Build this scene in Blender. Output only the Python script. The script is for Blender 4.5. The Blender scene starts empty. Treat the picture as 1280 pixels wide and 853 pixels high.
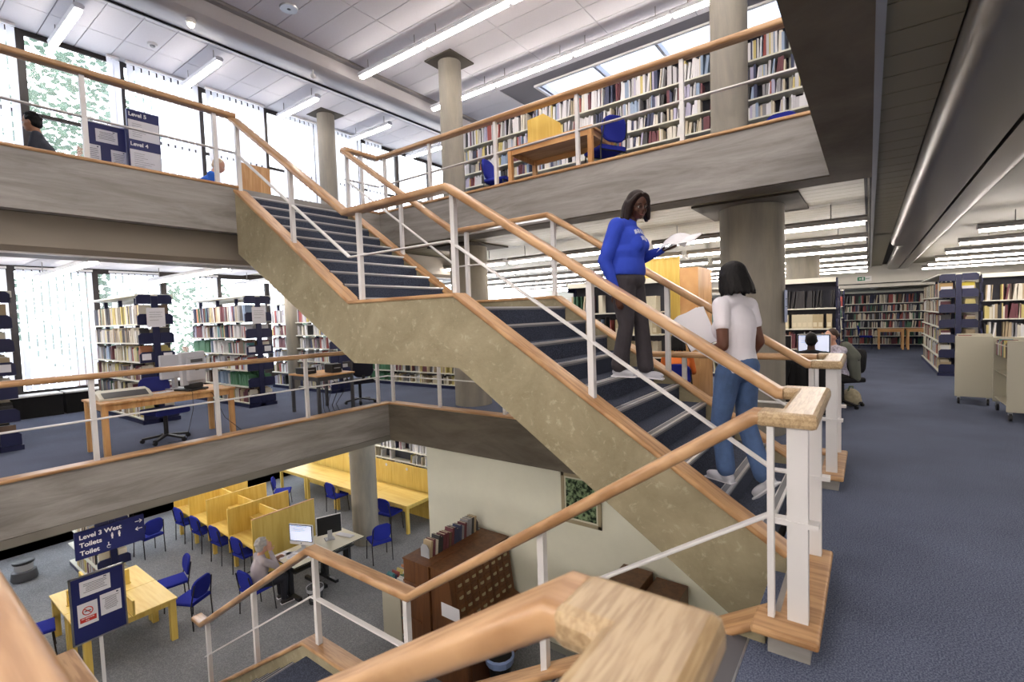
import bpy, bmesh, math, random
from mathutils import Vector, Matrix, Quaternion
random.seed(7)
C = bpy.context.scene.collection
PI = math.pi
# ---------------------------------------------------------------- camera
F_PX, YAW, PIT, ROL = 609.55, 0.632866, 0.051074, -0.033466
cam_d = bpy.data.cameras.new('camera'); cam = bpy.data.objects.new('camera', cam_d); C.objects.link(cam)
cy, sy, cp, sp = math.cos(YAW), math.sin(YAW), math.cos(PIT), math.sin(PIT)
fwd = Vector((-sy*cp, cy*cp, -sp)); r0 = Vector((cy, sy, 0)); u0 = r0.cross(fwd)
rr = r0*math.cos(ROL) + u0*math.sin(ROL); uu = -r0*math.sin(ROL) + u0*math.cos(ROL)
m = Matrix((rr, uu, -fwd)).transposed().to_4x4(); m.translation = (0, 0, 1.7)
cam.matrix_world = m
cam_d.sensor_width = 36; cam_d.sensor_fit = 'HORIZONTAL'; cam_d.lens = F_PX*36/1280; cam_d.clip_start = 0.05; cam_d.clip_end = 300
cam_d.dof.use_dof = True; cam_d.dof.focus_distance = 6.0; cam_d.dof.aperture_fstop = 2.8
bpy.context.scene.camera = cam
# ---------------------------------------------------------------- light and exposure
LAMP = 42.0; SKY = 7.0
sc = bpy.context.scene
sc.view_settings.view_transform = 'Standard'; sc.view_settings.look = 'None'; sc.view_settings.gamma = 1; sc.view_settings.exposure = -0.3
w = bpy.data.worlds.new('sky'); sc.world = w; w.use_nodes = True
nt = w.node_tree; nt.nodes.clear()
wo = nt.nodes.new('ShaderNodeOutputWorld'); bg = nt.nodes.new('ShaderNodeBackground')
bg.inputs[0].default_value = (0.86, 0.92, 1.0, 1); bg.inputs[1].default_value = SKY      # even white overcast sky
nt.links.new(bg.outputs[0], wo.inputs[0])
# ---------------------------------------------------------------- materials
def srgb(h):
    h = h.lstrip('#'); v = [int(h[i:i+2], 16)/255 for i in (0, 2, 4)]
    return tuple((c/12.92 if c <= .04045 else ((c+.055)/1.055)**2.4) for c in v)
MATS = {}
def mat(name, col, rough=.6, metal=0, spec=.5, emit=None, es=0, noise=None, bump=None, trans=0, alpha=1, coat=0, wood=None, tl=0):
    """noise=(scale, amount, stretch xyz)  bump=(scale, strength)  wood=(dark colour, scale, axis)"""
    if name in MATS: return MATS[name]
    M = bpy.data.materials.new(name); M.use_nodes = True; MATS[name] = M
    n = M.node_tree.nodes; L = M.node_tree.links; b = n['Principled BSDF']
    c = srgb(col) + (1,)
    b.inputs['Base Color'].default_value = c; b.inputs['Roughness'].default_value = rough; b.inputs['Metallic'].default_value = metal
    b.inputs['Specular IOR Level'].default_value = spec
    M.diffuse_color = c
    if emit: b.inputs['Emission Color'].default_value = srgb(emit)+(1,); b.inputs['Emission Strength'].default_value = es
    if coat: b.inputs['Coat Weight'].default_value = coat; b.inputs['Coat Roughness'].default_value = .25
    if trans: b.inputs['Transmission Weight'].default_value = trans
    if alpha < 1: b.inputs['Alpha'].default_value = alpha
    geo = None
    def pos():
        nonlocal geo
        if geo is None: geo = n.new('ShaderNodeNewGeometry')
        return geo.outputs['Position']
    def mapped(sx):
        mp = n.new('ShaderNodeMapping'); L.new(pos(), mp.inputs[0]); mp.inputs['Scale'].default_value = sx; return mp.outputs[0]
    if noise:
        nz = n.new('ShaderNodeTexNoise'); nz.inputs['Scale'].default_value = noise[0]; nz.inputs['Detail'].default_value = 6; nz.inputs['Roughness'].default_value = .65
        L.new(mapped(noise[2] if len(noise) > 2 else (1, 1, 1)), nz.inputs['Vector'])
        mr = n.new('ShaderNodeMapRange'); mr.inputs[1].default_value = .3; mr.inputs[2].default_value = .7; mr.inputs[3].default_value = 1-noise[1]; mr.inputs[4].default_value = 1+noise[1]
        L.new(nz.outputs[0], mr.inputs[0])
        mx = n.new('ShaderNodeMix'); mx.data_type = 'RGBA'; mx.blend_type = 'MULTIPLY'; mx.inputs[0].default_value = 1
        mx.inputs['A'].default_value = c; L.new(mr.outputs[0], mx.inputs['B']); L.new(mx.outputs['Result'], b.inputs['Base Color'])
    if wood:
        dark, s, ax = wood
        sc_ = {'x': (.08, 1, 1), 'y': (1, .08, 1), 'z': (1, 1, .08), 's': (.1, 1, .1)}[ax]
        nz = n.new('ShaderNodeTexNoise'); nz.inputs['Scale'].default_value = s; nz.inputs['Detail'].default_value = 5; nz.inputs['Distortion'].default_value = 1.2
        L.new(mapped(sc_), nz.inputs['Vector'])
        wv = n.new('ShaderNodeTexNoise'); wv.inputs['Scale'].default_value = s*4; wv.inputs['Detail'].default_value = 3; wv.inputs['Distortion'].default_value = .4
        L.new(mapped(sc_), wv.inputs['Vector'])
        ad = n.new('ShaderNodeMath'); ad.operation = 'ADD'; L.new(nz.outputs[0], ad.inputs[0]); L.new(wv.outputs[0], ad.inputs[1])
        cr = n.new('ShaderNodeValToRGB'); cr.color_ramp.elements[0].position = .42; cr.color_ramp.elements[1].position = .56
        ha = n.new('ShaderNodeMath'); ha.operation = 'MULTIPLY'; ha.inputs[1].default_value = .5; L.new(ad.outputs[0], ha.inputs[0])
        cr.color_ramp.elements[0].color = srgb(dark)+(1,); cr.color_ramp.elements[1].color = c
        L.new(ha.outputs[0], cr.inputs[0]); L.new(cr.outputs[0], b.inputs['Base Color'])
    if bump:
        nb = n.new('ShaderNodeTexNoise'); nb.inputs['Scale'].default_value = bump[0]; nb.inputs['Detail'].default_value = 4
        L.new(mapped(bump[2] if len(bump) > 2 else (1, 1, 1)), nb.inputs['Vector'])
        bp = n.new('ShaderNodeBump'); bp.inputs['Strength'].default_value = bump[1]; bp.inputs['Distance'].default_value = .01
        L.new(nb.outputs[0], bp.inputs['Height']); L.new(bp.outputs[0], b.inputs['Normal'])
    if tl:      # thin cloth that lets daylight through
        t = n.new('ShaderNodeBsdfTranslucent'); t.inputs[0].default_value = c
        ms = n.new('ShaderNodeMixShader'); ms.inputs[0].default_value = tl
        L.new(b.outputs[0], ms.inputs[1]); L.new(t.outputs[0], ms.inputs[2]); L.new(ms.outputs[0], n['Material Output'].inputs[0])
    return M
def speckle(name, col, col2, scale, lo=.45, hi=.6, rough=.95, bump=.4):
    """fine two-tone speckle (carpet) or blotches (concrete)"""
    M = mat(name, col, rough); n = M.node_tree.nodes; L = M.node_tree.links; b = n['Principled BSDF']; b.inputs['Specular IOR Level'].default_value = .2
    g = n.new('ShaderNodeNewGeometry'); nz = n.new('ShaderNodeTexNoise'); nz.inputs['Scale'].default_value = scale; nz.inputs['Detail'].default_value = 3
    L.new(g.outputs['Position'], nz.inputs['Vector'])
    cr = n.new('ShaderNodeValToRGB'); cr.color_ramp.elements[0].position = lo; cr.color_ramp.elements[1].position = hi
    cr.color_ramp.elements[0].color = srgb(col)+(1,); cr.color_ramp.elements[1].color = srgb(col2)+(1,)
    L.new(nz.outputs[0], cr.inputs[0])
    n2 = n.new('ShaderNodeTexNoise'); n2.inputs['Scale'].default_value = 1.3; n2.inputs['Detail'].default_value = 4; L.new(g.outputs['Position'], n2.inputs['Vector'])
    mr = n.new('ShaderNodeMapRange'); mr.inputs[1].default_value = .3; mr.inputs[2].default_value = .7; mr.inputs[3].default_value = .88; mr.inputs[4].default_value = 1.1; L.new(n2.outputs[0], mr.inputs[0])
    mx = n.new('ShaderNodeMix'); mx.data_type = 'RGBA'; mx.blend_type = 'MULTIPLY'; mx.inputs[0].default_value = 1
    L.new(cr.outputs[0], mx.inputs['A']); L.new(mr.outputs[0], mx.inputs['B']); L.new(mx.outputs['Result'], b.inputs['Base Color'])
    if bump:
        bp = n.new('ShaderNodeBump'); bp.inputs['Strength'].default_value = bump; bp.inputs['Distance'].default_value = .006
        L.new(nz.outputs[0], bp.inputs['Height']); L.new(bp.outputs[0], b.inputs['Normal'])
    return M
M_carpet = speckle('carpet blue grey', '#464e64', '#70788c', 130)
M_carpet3 = speckle('carpet grey worn', '#787b80', '#909295', 60)
M_stair = speckle('stair carpet', '#343a48', '#4d5466', 110)
def concrete(name, a, bcol, pits=0.0, grain=(1, 1, 3)):
    M = mat(name, a, .8); n = M.node_tree.nodes; L = M.node_tree.links; b = n['Principled BSDF']; b.inputs['Specular IOR Level'].default_value = .25
    g = n.new('ShaderNodeNewGeometry'); mp = n.new('ShaderNodeMapping'); mp.inputs['Scale'].default_value = grain; L.new(g.outputs['Position'], mp.inputs[0])
    n1 = n.new('ShaderNodeTexNoise'); n1.inputs['Scale'].default_value = 1.7; n1.inputs['Detail'].default_value = 9; n1.inputs['Roughness'].default_value = .68; n1.inputs['Distortion'].default_value = .5; L.new(mp.outputs[0], n1.inputs['Vector'])
    cr = n.new('ShaderNodeValToRGB'); cr.color_ramp.elements[0].position = .36; cr.color_ramp.elements[1].position = .64
    cr.color_ramp.elements[0].color = srgb(a)+(1,); cr.color_ramp.elements[1].color = srgb(bcol)+(1,); L.new(n1.outputs[0], cr.inputs[0])
    L.new(cr.outputs[0], b.inputs['Base Color'])
    n2 = n.new('ShaderNodeTexNoise'); n2.inputs['Scale'].default_value = 22 if pits else 9; n2.inputs['Detail'].default_value = 5; L.new(g.outputs['Position'], n2.inputs['Vector'])
    if pits:
        n3 = n.new('ShaderNodeTexNoise'); n3.inputs['Scale'].default_value = 13; n3.inputs['Detail'].default_value = 8; n3.inputs['Roughness'].default_value = .7; n3.inputs['Distortion'].default_value = .5; L.new(g.outputs['Position'], n3.inputs['Vector'])
        c3 = n.new('ShaderNodeValToRGB'); c3.color_ramp.elements[0].position = .56; c3.color_ramp.elements[1].position = .66
        c3.color_ramp.elements[0].color = (0, 0, 0, 1); c3.color_ramp.elements[1].color = (pits, pits, pits, 1); L.new(n3.outputs[0], c3.inputs[0])
        mx = n.new('ShaderNodeMix'); mx.data_type = 'RGBA'; L.new(c3.outputs[0], mx.inputs[0]); L.new(cr.outputs[0], mx.inputs['A']); mx.inputs['B'].default_value = srgb('#bdb69d')+(1,)
        L.new(mx.outputs['Result'], b.inputs['Base Color'])
    bp = n.new('ShaderNodeBump'); bp.inputs['Strength'].default_value = .35 if pits else .15; bp.inputs['Distance'].default_value = .01; L.new(n2.outputs[0], bp.inputs['Height']); L.new(bp.outputs[0], b.inputs['Normal'])
    return M
M_conc = concrete('smooth grey concrete', '#827f7b', '#a09d9a', 0, (.5, .5, 4))
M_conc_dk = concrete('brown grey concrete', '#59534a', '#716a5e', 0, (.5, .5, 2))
M_tan = concrete('pitted tan concrete', '#877f66', '#a0977d', .5, (1, 1, 1))
M_col = concrete('column concrete', '#85817a', '#9c9688', 0, (2, 2, .3))
M_rail = mat('oak handrail', '#c09a70', .38, wood=('#a07850', 9, 's'), coat=.25)
M_railx = mat('oak handrail lengthwise', '#c09a70', .38, wood=('#a07850', 9, 'x'), coat=.25)
M_raily = mat('oak handrail crosswise', '#c09a70', .38, wood=('#a07850', 9, 'y'), coat=.25)
M_pad = mat('worn oak pad', '#bea680', .38, wood=('#a08661', 34, 'y'), coat=.3)
M_cap = mat('oak curb cap', '#bb9468', .45, wood=('#99714a', 9, 's'))
M_white = mat('white painted steel', '#d9d8d8', .4)
M_strip = mat('nosing strip', '#6f7279', .5)
M_metal = mat('aluminium', '#b8babd', .3, metal=.9)
M_tile = mat('white ceiling tile', '#d4d3d8', .8, noise=(40, .03))
M_tile_fr = mat('white tile rail', '#e3e2e6', .6)
M_panel = mat('beige ceiling strip', '#847f69', .5)
M_duct = mat('duct paint', '#6e6b67', .3, spec=.7)
M_black = mat('black gap', '#0c0c0d', .8)
M_cream = mat('cream wall paint', '#dcdccb', .7, noise=(3, .03))
M_wallw = mat('off white wall', '#c6c3ba', .8)
M_navy = mat('navy steel', '#151b42', .45)
M_blue = mat('blue fabric', '#2a328c', .95, spec=.1, bump=(300, .3))
M_dkfr = mat('black steel', '#17181b', .45)
M_mull = mat('dark bronze mullion', '#2a2422', .5)
M_glass = mat('window glass', '#ffffff', .0, alpha=.12)
M_blind = mat('blind fabric', '#f2f3f8', .8, tl=.6)
M_tube = mat('fluorescent tube', '#ffffff', .3, emit='#fff3ea', es=LAMP)
M_lampb = mat('lamp housing', '#8d8a88', .5)
M_lampw = mat('white lamp housing', '#e6e6ea', .4)
M_ply = mat('yellow beech laminate', '#dcc064', .5, wood=('#d0af52', 5, 'z'))
M_plyx = mat('yellow beech top', '#e2c772', .42, wood=('#d7b65e', 5, 'x'))
M_beech = mat('beech', '#d3a670', .5, wood=('#c08e58', 6, 's'))
M_walnut = mat('brown veneer', '#6e4627', .42, wood=('#5a371d', 5, 'z'))
M_walnutd = mat('dark brown veneer', '#573520', .45, wood=('#482a18', 5, 'z'))
M_shelf = mat('cream steel shelf', '#dcdccf', .45)
M_cart = mat('beige cart steel', '#b9b5a3', .5)
M_paper = mat('white paper', '#e4e4ea', .8)
M_grey = mat('grey plastic', '#a7a9ad', .5)
M_greyd = mat('dark grey plastic', '#4a4b4f', .5)
M_box = mat('kraft card', '#b89a6a', .8)
M_ink = mat('printed ink', '#55565e', .8)
# ---------------------------------------------------------------- mesh helpers
class MB:
    def __init__(s): s.v = []; s.f = []; s.mi = []; s.m = 0
    def add(s, vs, fs):
        o = len(s.v); s.v += [tuple(v) for v in vs]; s.f += [tuple(i+o for i in f) for f in fs]; s.mi += [s.m]*len(fs); return s
    def box(s, x0, x1, y0, y1, z0, z1):
        return s.add([(x, y, z) for z in (z0, z1) for y in (y0, y1) for x in (x0, x1)], [(0, 2, 3, 1), (4, 5, 7, 6), (0, 1, 5, 4), (2, 6, 7, 3), (0, 4, 6, 2), (1, 3, 7, 5)])
    def obox(s, c, d, R=None):
        """oriented box: centre, size, rotation matrix"""
        R = R or Matrix.Identity(3); c = Vector(c)
        vs = [c + R @ Vector((x*d[0]/2, y*d[1]/2, z*d[2]/2)) for z in (-1, 1) for y in (-1, 1) for x in (-1, 1)]
        return s.add(vs, [(0, 2, 3, 1), (4, 5, 7, 6), (0, 1, 5, 4), (2, 6, 7, 3), (0, 4, 6, 2), (1, 3, 7, 5)])
    def bar(s, a, b, wd, th, up=(0, 0, 1)):
        a = Vector(a); b = Vector(b); d = (b-a); L = d.length; d.normalize(); up = Vector(up)
        sd = up.cross(d)
        if sd.length < 1e-4: sd = Vector((0, 1, 0)) if abs(d.y) < .9 else Vector((1, 0, 0))
        sd.normalize(); u = d.cross(sd)
        R = Matrix((d, sd, u)).transposed()
        return s.obox((a+b)/2, (L, wd, th), R)
    def prism(s, pts, a0, a1, ax='y'):
        """polygon in the plane across axis ax, extruded from a0 to a1"""
        def P(p, a): return {'y': (p[0], a, p[1]), 'x': (a, p[0], p[1]), 'z': (p[0], p[1], a)}[ax]
        n = len(pts); vs = [P(p, a0) for p in pts] + [P(p, a1) for p in pts]
        fs = [tuple(range(n))[::-1], tuple(range(n, 2*n))] + [(i, (i+1) % n, n+(i+1) % n, n+i) for i in range(n)]
        return s.add(vs, fs)
    def tube(s, pts, r, n=8, cap=True):
        pts = [Vector(p) for p in pts]; rs = r if isinstance(r, (list, tuple)) else [r]*len(pts)
        vs = []; fs = []; prev = None
        for i, p in enumerate(pts):
            d = (pts[min(i+1, len(pts)-1)] - pts[max(i-1, 0)]).normalized()
            if prev is None: a = d.orthogonal().normalized()
            else: a = (prev - d*prev.dot(d)).normalized()
            prev = a; b = d.cross(a)
            vs += [p + (a*math.cos(2*PI*k/n) + b*math.sin(2*PI*k/n))*rs[i] for k in range(n)]
        for i in range(len(pts)-1):
            for k in range(n): fs.append((i*n+k, i*n+(k+1) % n, (i+1)*n+(k+1) % n, (i+1)*n+k))
        if cap: fs += [tuple(range(n))[::-1], tuple(range((len(pts)-1)*n, len(pts)*n))]
        return s.add(vs, fs)
    def cyl(s, c, r, z0, z1, n=24, r2=None):
        return s.tube([(c[0], c[1], z0), (c[0], c[1], z1)], [r, r2 or r], n)
    def sweep(s, path, prof):
        """mitred sweep of profile [(side, up)] along a path"""
        P = [Vector(p) for p in path]; n = len(prof); D = [(P[i+1]-P[i]).normalized() for i in range(len(P)-1)]
        side = None; rings = []
        frames = []
        for d in D:
            h = Vector((d.x, d.y, 0))
            sd = Vector((0, 0, 1)).cross(h).normalized() if h.length > .05 else frames[-1][0]
            frames.append((sd, d.cross(sd)))
        for i, p in enumerate(P):
            j = min(i, len(D)-1); sd, u = frames[j]; d = D[j]
            base = [p + sd*a + u*b for a, b in prof]
            if 0 < i < len(P)-1:
                nn = (D[i-1] + D[i]).normalized()
                base = [q + d*((p-q).dot(nn)/d.dot(nn)) for q in base]
            rings += base
        fs = []
        for i in range(len(P)-1):
            for k in range(n): fs.append((i*n+k, i*n+(k+1) % n, (i+1)*n+(k+1) % n, (i+1)*n+k))
        fs += [tuple(range(n))[::-1], tuple(range((len(P)-1)*n, len(P)*n))]
        return s.add(rings, fs)
    def sphere(s, c, r, nu=16, nv=10, R=None):
        r = r if isinstance(r, (tuple, list)) else (r, r, r); c = Vector(c); vs = []; fs = []
        for j in range(nv+1):
            t = PI*j/nv
            for i in range(nu):
                a = 2*PI*i/nu; q = Vector((r[0]*math.sin(t)*math.cos(a), r[1]*math.sin(t)*math.sin(a), r[2]*math.cos(t)))
                if R: q = R @ q
                vs.append(c+q)
        for j in range(nv):
            for i in range(nu):
                a, b = j*nu+i, j*nu+(i+1) % nu
                fs.append((a, a+nu, b+nu, b))
        return s.add(vs, fs)
    def lathe(s, c, prof, n=20):
        vs = [(c[0]+r*math.cos(2*PI*k/n), c[1]+r*math.sin(2*PI*k/n), c[2]+z) for r, z in prof for k in range(n)]
        fs = [(i*n+k, i*n+(k+1) % n, (i+1)*n+(k+1) % n, (i+1)*n+k) for i in range(len(prof)-1) for k in range(n)]
        fs += [tuple(range(n))[::-1], tuple(range((len(prof)-1)*n, len(prof)*n))]
        return s.add(vs, fs)
def rrect(wd, th, r, n=4):
    """rounded rectangle profile"""
    o = []
    for cx_, cy_, a0 in ((wd/2-r, th/2-r, 0), (-wd/2+r, th/2-r, 90), (-wd/2+r, -th/2+r, 180), (wd/2-r, -th/2+r, 270)):
        for k in range(n+1):
            a = math.radians(a0+90*k/n); o.append((cx_+r*math.cos(a), cy_+r*math.sin(a)))
    return o
def to_mesh(name, mb, mats, smooth=False, ang=35):
    me = bpy.data.meshes.new(name); me.from_pydata(mb.v, [], mb.f)
    for m_ in (mats if isinstance(mats, (list, tuple)) else [mats]): me.materials.append(m_)
    if any(mb.mi): me.polygons.foreach_set('material_index', mb.mi)
    bm = bmesh.new(); bm.from_mesh(me); bmesh.ops.recalc_face_normals(bm, faces=bm.faces)
    bm.to_mesh(me); bm.free()
    if smooth:
        me.polygons.foreach_set('use_smooth', [True]*len(me.polygons)); me.set_sharp_from_angle(angle=math.radians(ang))
    me.update(); return me
def ob(name, mb, mats, parent=None, label=None, loc=None, rot=None, smooth=False, bevel=0, kind=None, cat=None, group=None):
    me = mb if isinstance(mb, bpy.types.Mesh) else to_mesh(name, mb, mats, smooth)
    o = bpy.data.objects.new(name, me); C.objects.link(o)
    if parent is not None: o.parent = parent
    if loc: o.location = loc
    if rot: o.rotation_euler = rot
    if bevel:
        b = o.modifiers.new('bevel', 'BEVEL'); b.width = bevel; b.segments = 2; b.limit_method = 'ANGLE'; b.angle_limit = math.radians(40)
    if label: o['label'] = label
    if kind: o['kind'] = kind
    if cat: o['category'] = cat
    if group: o['group'] = group
    return o
def thing(name, label, cat, loc=(0, 0, 0), rz=0, group=None):
    o = bpy.data.objects.new(name, None); C.objects.link(o); o.location = loc; o.rotation_euler = (0, 0, rz)
    o.empty_display_size = .1; o['label'] = label; o['category'] = cat
    if group: o['group'] = group
    return o
def struct(name, mb, mats, label=None, smooth=False, parent=None, bevel=0):
    o = ob(name, mb, mats, parent, label, smooth=smooth, bevel=bevel)
    if parent is None: o['kind'] = 'structure'
    return o
def dup(root, loc=None, rz=None, label=None, group=None):
    def cp_(o, par):
        c = o.copy(); C.objects.link(c)
        if par is not None: c.parent = par
        for ch in o.children: cp_(ch, c)
        return c
    r = cp_(root, None)
    if loc is not None: r.location = loc
    if rz is not None: r.rotation_euler = (0, 0, rz)
    if label: r['label'] = label
    if group: r['group'] = group
    return r
def cable(name, label, pts, r=.004):
    return ob(name, MB().tube(pts, r, 6), M_dkfr, None, label, cat='cable', smooth=True)
Z5, Z3 = 3.59, -3.59
# ================================================================= STRUCTURE
X0, XR, Y0, Y1 = -7.42, -.2, -.02, 6.05
W4, W5, W3 = -13.8, -11.3, -16.3
XE, YB, YF = 6.5, -5.0, 25.0
def slab(name, z, th, wl, x1, y0v, carpet, hole=True, yf=YF, label=None, void_x1=None):
    mb = MB(); vx = void_x1 if void_x1 is not None else x1
    if hole:
        mb.box(wl, X0-.001, YB, yf, z-th, z); mb.box(X0-.001, vx, Y1+.001, yf, z-th, z); mb.box(vx, XE, YB, yf, z-th, z); mb.box(X0-.001, vx, YB, y0v, z-th, z)
    else: mb.box(wl, XE, YB, yf, z-th, z)
    return struct(name, mb, carpet, label)
slab('floor', 0, .03, W4, -.5, Y0, M_carpet, label='blue grey speckled carpet of the middle level')
slab('floor', Z5, .03, W5, -.33, -.2, M_carpet, label='carpet of the upper level', yf=14)
slab('floor', Z3, .05, W3, 0, 0, M_carpet3, hole=False, label='worn grey carpet of the lowest level', yf=16)
# concrete bodies of the floors
def body(z, th, wl, vx, y0v, yf):
    mb = MB()
    mb.box(wl, X0-.16, YB, yf, z-th, z-.03); mb.box(X0-.16, vx, Y1+.16, yf, z-th, z-.03); mb.box(vx+.16, XE, YB, yf, z-th, z-.03); mb.box(X0-.16, vx+.16, YB, y0v-.16, z-th, z-.03)
    return mb
struct('trim_1', body(0, .5, W4, -.5, Y0, YF), M_conc_dk)
struct('trim_2', body(Z5, .5, W5, -.33, -.2, 14), M_conc_dk)
# --- middle level edge beams
struct('trim_3', MB().box(X0-.16, X0, Y0-.16, Y1+.16, -.5, .10), M_conc, 'grey concrete edge beam of the middle level, window side')
struct('trim_4', MB().box(X0-.16, X0+.02, Y0-.16, Y1, -.6, -.502), mat('grey trim', '#77746c', .7), 'grey strip under the window side edge beam')
struct('trim_25', MB().box(-.60, -.5, .85, 2.65, -.02, .002), mat('dark vinyl nosing', '#55555a', .5)); struct('trim_26', MB().box(-.5, -.49, .85, 2.65, -.02, .003), M_metal)
struct('trim_5', MB().box(X0, -.5, Y1, Y1+.16, -.6, .10), M_conc_dk, 'brown grey concrete edge beam behind the stairs')
struct('trim_6', MB().box(-.5, -.34, -.05, Y1+.16, -.6, -.035), M_conc_dk)
struct('trim_7', MB().box(X0, -.5, Y0-.16, Y0, -.6, .10), M_conc_dk)
# --- upper level edge beams
struct('trim_8', MB().box(X0-.16, X0, -.36, Y1+.16, 3.04, 3.69), M_conc, 'grey concrete edge beam of the upper level, window side')
struct('trim_9', MB().box(X0, -.33, Y1, Y1+.16, 3.04, 3.69), M_conc, 'pale grey concrete edge beam of the upper level above the corridor')
struct('trim_10', MB().box(-.33, -.17, -.36, Y1+.16, 3.04, 3.69), M_conc)
struct('trim_11', MB().box(X0, -.33, -.36, -.2, 3.04, 3.69), M_conc)
struct('trim_12', MB().box(-.33, .03, YB, Y1+.4, 3.03, 3.1).box(X0-.16, -.33, Y1+.02, Y1+.4, 3.03, 3.1), M_conc_dk, 'brown concrete soffit of the upper edge beam')
struct('trim_13', MB().prism([(X0-.25, 3.05), (X0-.28, 2.68), (X0-.34, 2.62), (X0-1.0, 2.62), (X0-1.06, 2.68), (X0-1.06, 3.05)], YB, 9, 'y'), mat('boxed duct', '#8b8378', .5), 'brown grey boxed duct under the upper level beside the windows', smooth=True)
struct('trim_14', MB().box(X0-.42, X0-.36, YB, 9, 2.60, 2.63), M_white)
# --- ceilings
def tile_ceiling(z, x0, x1, y0, y1, tx, ty, holes=(), name='ceiling', m1=M_tile, gap=.012, only=None):
    base = struct(name, MB().box(x0, x1, y0, y1, z+.02, z+.06) if not holes else holed(x0, x1, y0, y1, z+.02, z+.06, holes), mat('ceiling backing', '#77767c', .8))
    i = 0; x = x0; me = None
    rest = MB()
    while x < x1-.01:
        y = y0; xe = min(x+tx, x1)
        while y < y1-.01:
            ye = min(y+ty, y1)
            if not any(a < xe-.02 and xe-.02 > a and x+.02 < b and y+.02 < d and ye-.02 > c for a, b, c, d in holes):
                mb = MB().box(x+gap/2, xe-gap/2, y+gap/2, ye-gap/2, z, z+.02)
                if only and only(x, xe, y, ye) and i < 290: ob('ceiling_tile', mb, m1, base); i += 1
                else: rest.add(mb.v, mb.f)
            y = ye
        x = xe
    if rest.v: ob('ceiling_tile_field', rest, m1, base, kind='stuff')
    return base
def holed(x0, x1, y0, y1, z0, z1, holes):
    mb = MB(); hx = sorted(holes); a, b, c, d = hx[0][0], max(h[1] for h in hx), hx[0][2], hx[0][3]
    mb.box(x0, a, y0, y1, z0, z1); mb.box(b, x1, y0, y1, z0, z1); mb.box(a, b, y0, c, z0, z1); mb.box(a, b, d, y1, z0, z1)
    return mb
SKYH = [(-5.9, 1.0, 9.25, 10.75)]
ZC5 = 6.72
tile_ceiling(ZC5, -8.1, XE, YB, 14, 1.43, .48, SKYH, m1=M_tile, only=lambda a, b, c, d: a < -1.4 and c > 2.6 and d < 9.5)
tile_ceiling(ZC5-.02, W5-.1, -9.2, YB, 14, .95, .48, (), m1=M_tile, only=lambda a, b, c, d: c > 1 and d < 9)
# big boxed duct across the upper ceiling
struct('trim_15', MB().prism([(-9.22, 6.74), (-9.22, 6.62), (-9.16, 6.56), (-8.5, 6.42), (-8.36, 6.42), (-8.26, 6.48), (-8.22, 6.58), (-8.22, 6.74)], YB, 14, 'y'), mat('cream duct', '#b5b2b3', .5), 'long grey boxed duct running across the upper ceiling', smooth=True)
struct('trim_16', MB().box(-8.24, -8.12, YB, 14, 6.68, 6.735), M_lampb); struct('sky_leak_cover', MB().box(-9.4, -8.0, YB, 14, 6.785, 6.83), M_greyd); struct('trim_17', MB().box(-9.02, -8.99, YB, 14, 6.50, 6.53), M_black)  # the dark grey sheet is an unseen cover added to block leaking sky
# skylight strip
sk = struct('window_30', MB().box(-5.9, 1.0, 9.25, 9.31, 6.7, 7.3).box(-5.9, 1.0, 10.69, 10.75, 6.7, 7.3).box(-5.96, -5.9, 9.25, 10.75, 6.7, 7.3).box(.94, 1.0, 9.25, 10.75, 6.7, 7.3), M_white, 'row of skylights in the upper ceiling')
for i in range(1, 5): ob('glazing_bar', MB().box(-5.9+1.3*i-.03, -5.9+1.3*i+.03, 9.25, 10.75, 6.78, 6.9), M_grey, sk)
M_skyl = mat('skylight pane', '#eef3ff', .6, tl=.75)
for i in range(5): ob('pane', MB().box(-5.9+1.3*i, -5.9+1.3*(i+1), 9.3, 10.7, 6.9, 6.905), M_skyl, sk)
# middle level ceilings
tile_ceiling(3.05, W4-.1, X0-1.06, YB, 6.5, .95, .6, (), m1=M_tile, only=lambda a, b, c, d: c > .8 and d < 6.6)
# strip ceiling over the middle level beyond the void and over the corridor
base = struct('ceiling', MB().box(W4-.1, .03, Y1+.4, 22, 3.10, 3.13).box(.03, XE, YB, 22, 3.10, 3.13).box(W4, XE, 21.8, YF, 2.42, 2.45), M_black, 'beige metal strip ceiling')
k = 0; far = MB(); y = Y1+.42
while y < 22:
    mb = MB().box(W4, -.0, y, y+.2, 3.075, 3.09)
    if y < 12: ob('ceiling_strip', mb, M_panel, base)
    else: far.add(mb.v, mb.f)
    y += .21
ob('ceiling_strip_field', far, M_panel, base, kind='stuff')
y = -1.0
while y < 12:
    ob('ceiling_strip', MB().box(.06, .36, y, y+.29, 3.06, 3.075), M_panel, base); y += .30
ob('ceiling_strip_field', MB().box(.06, .36, 12, 22, 3.06, 3.075).box(1.2, XE, YB, 22, 3.06, 3.075), M_panel, base, kind='stuff')
ob('edge_strip', MB().box(.02, .06, YB, 22, 3.02, 3.08), M_metal, base)
ob('air_slot', MB().box(-.05, -.02, 6.5, 22, 3.06, 3.073).box(.0, .02, 6.5, 22, 3.06, 3.073), M_black, base)
def arc(cx_, cz_, r, a0, a1, n=8): return [(cx_+r*math.cos(math.radians(a0+(a1-a0)*i/n)), cz_+r*math.sin(math.radians(a0+(a1-a0)*i/n))) for i in range(n+1)]
struct('trim_18', MB().prism([(.37, 3.10)] + arc(.37+.1, 3.0, .1, 180, 270) + [(.80, 2.90), (.80, 3.10)], YB, 13.2, 'y'), M_duct, 'long grey metal duct with a rounded edge above the corridor', smooth=True)
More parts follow.
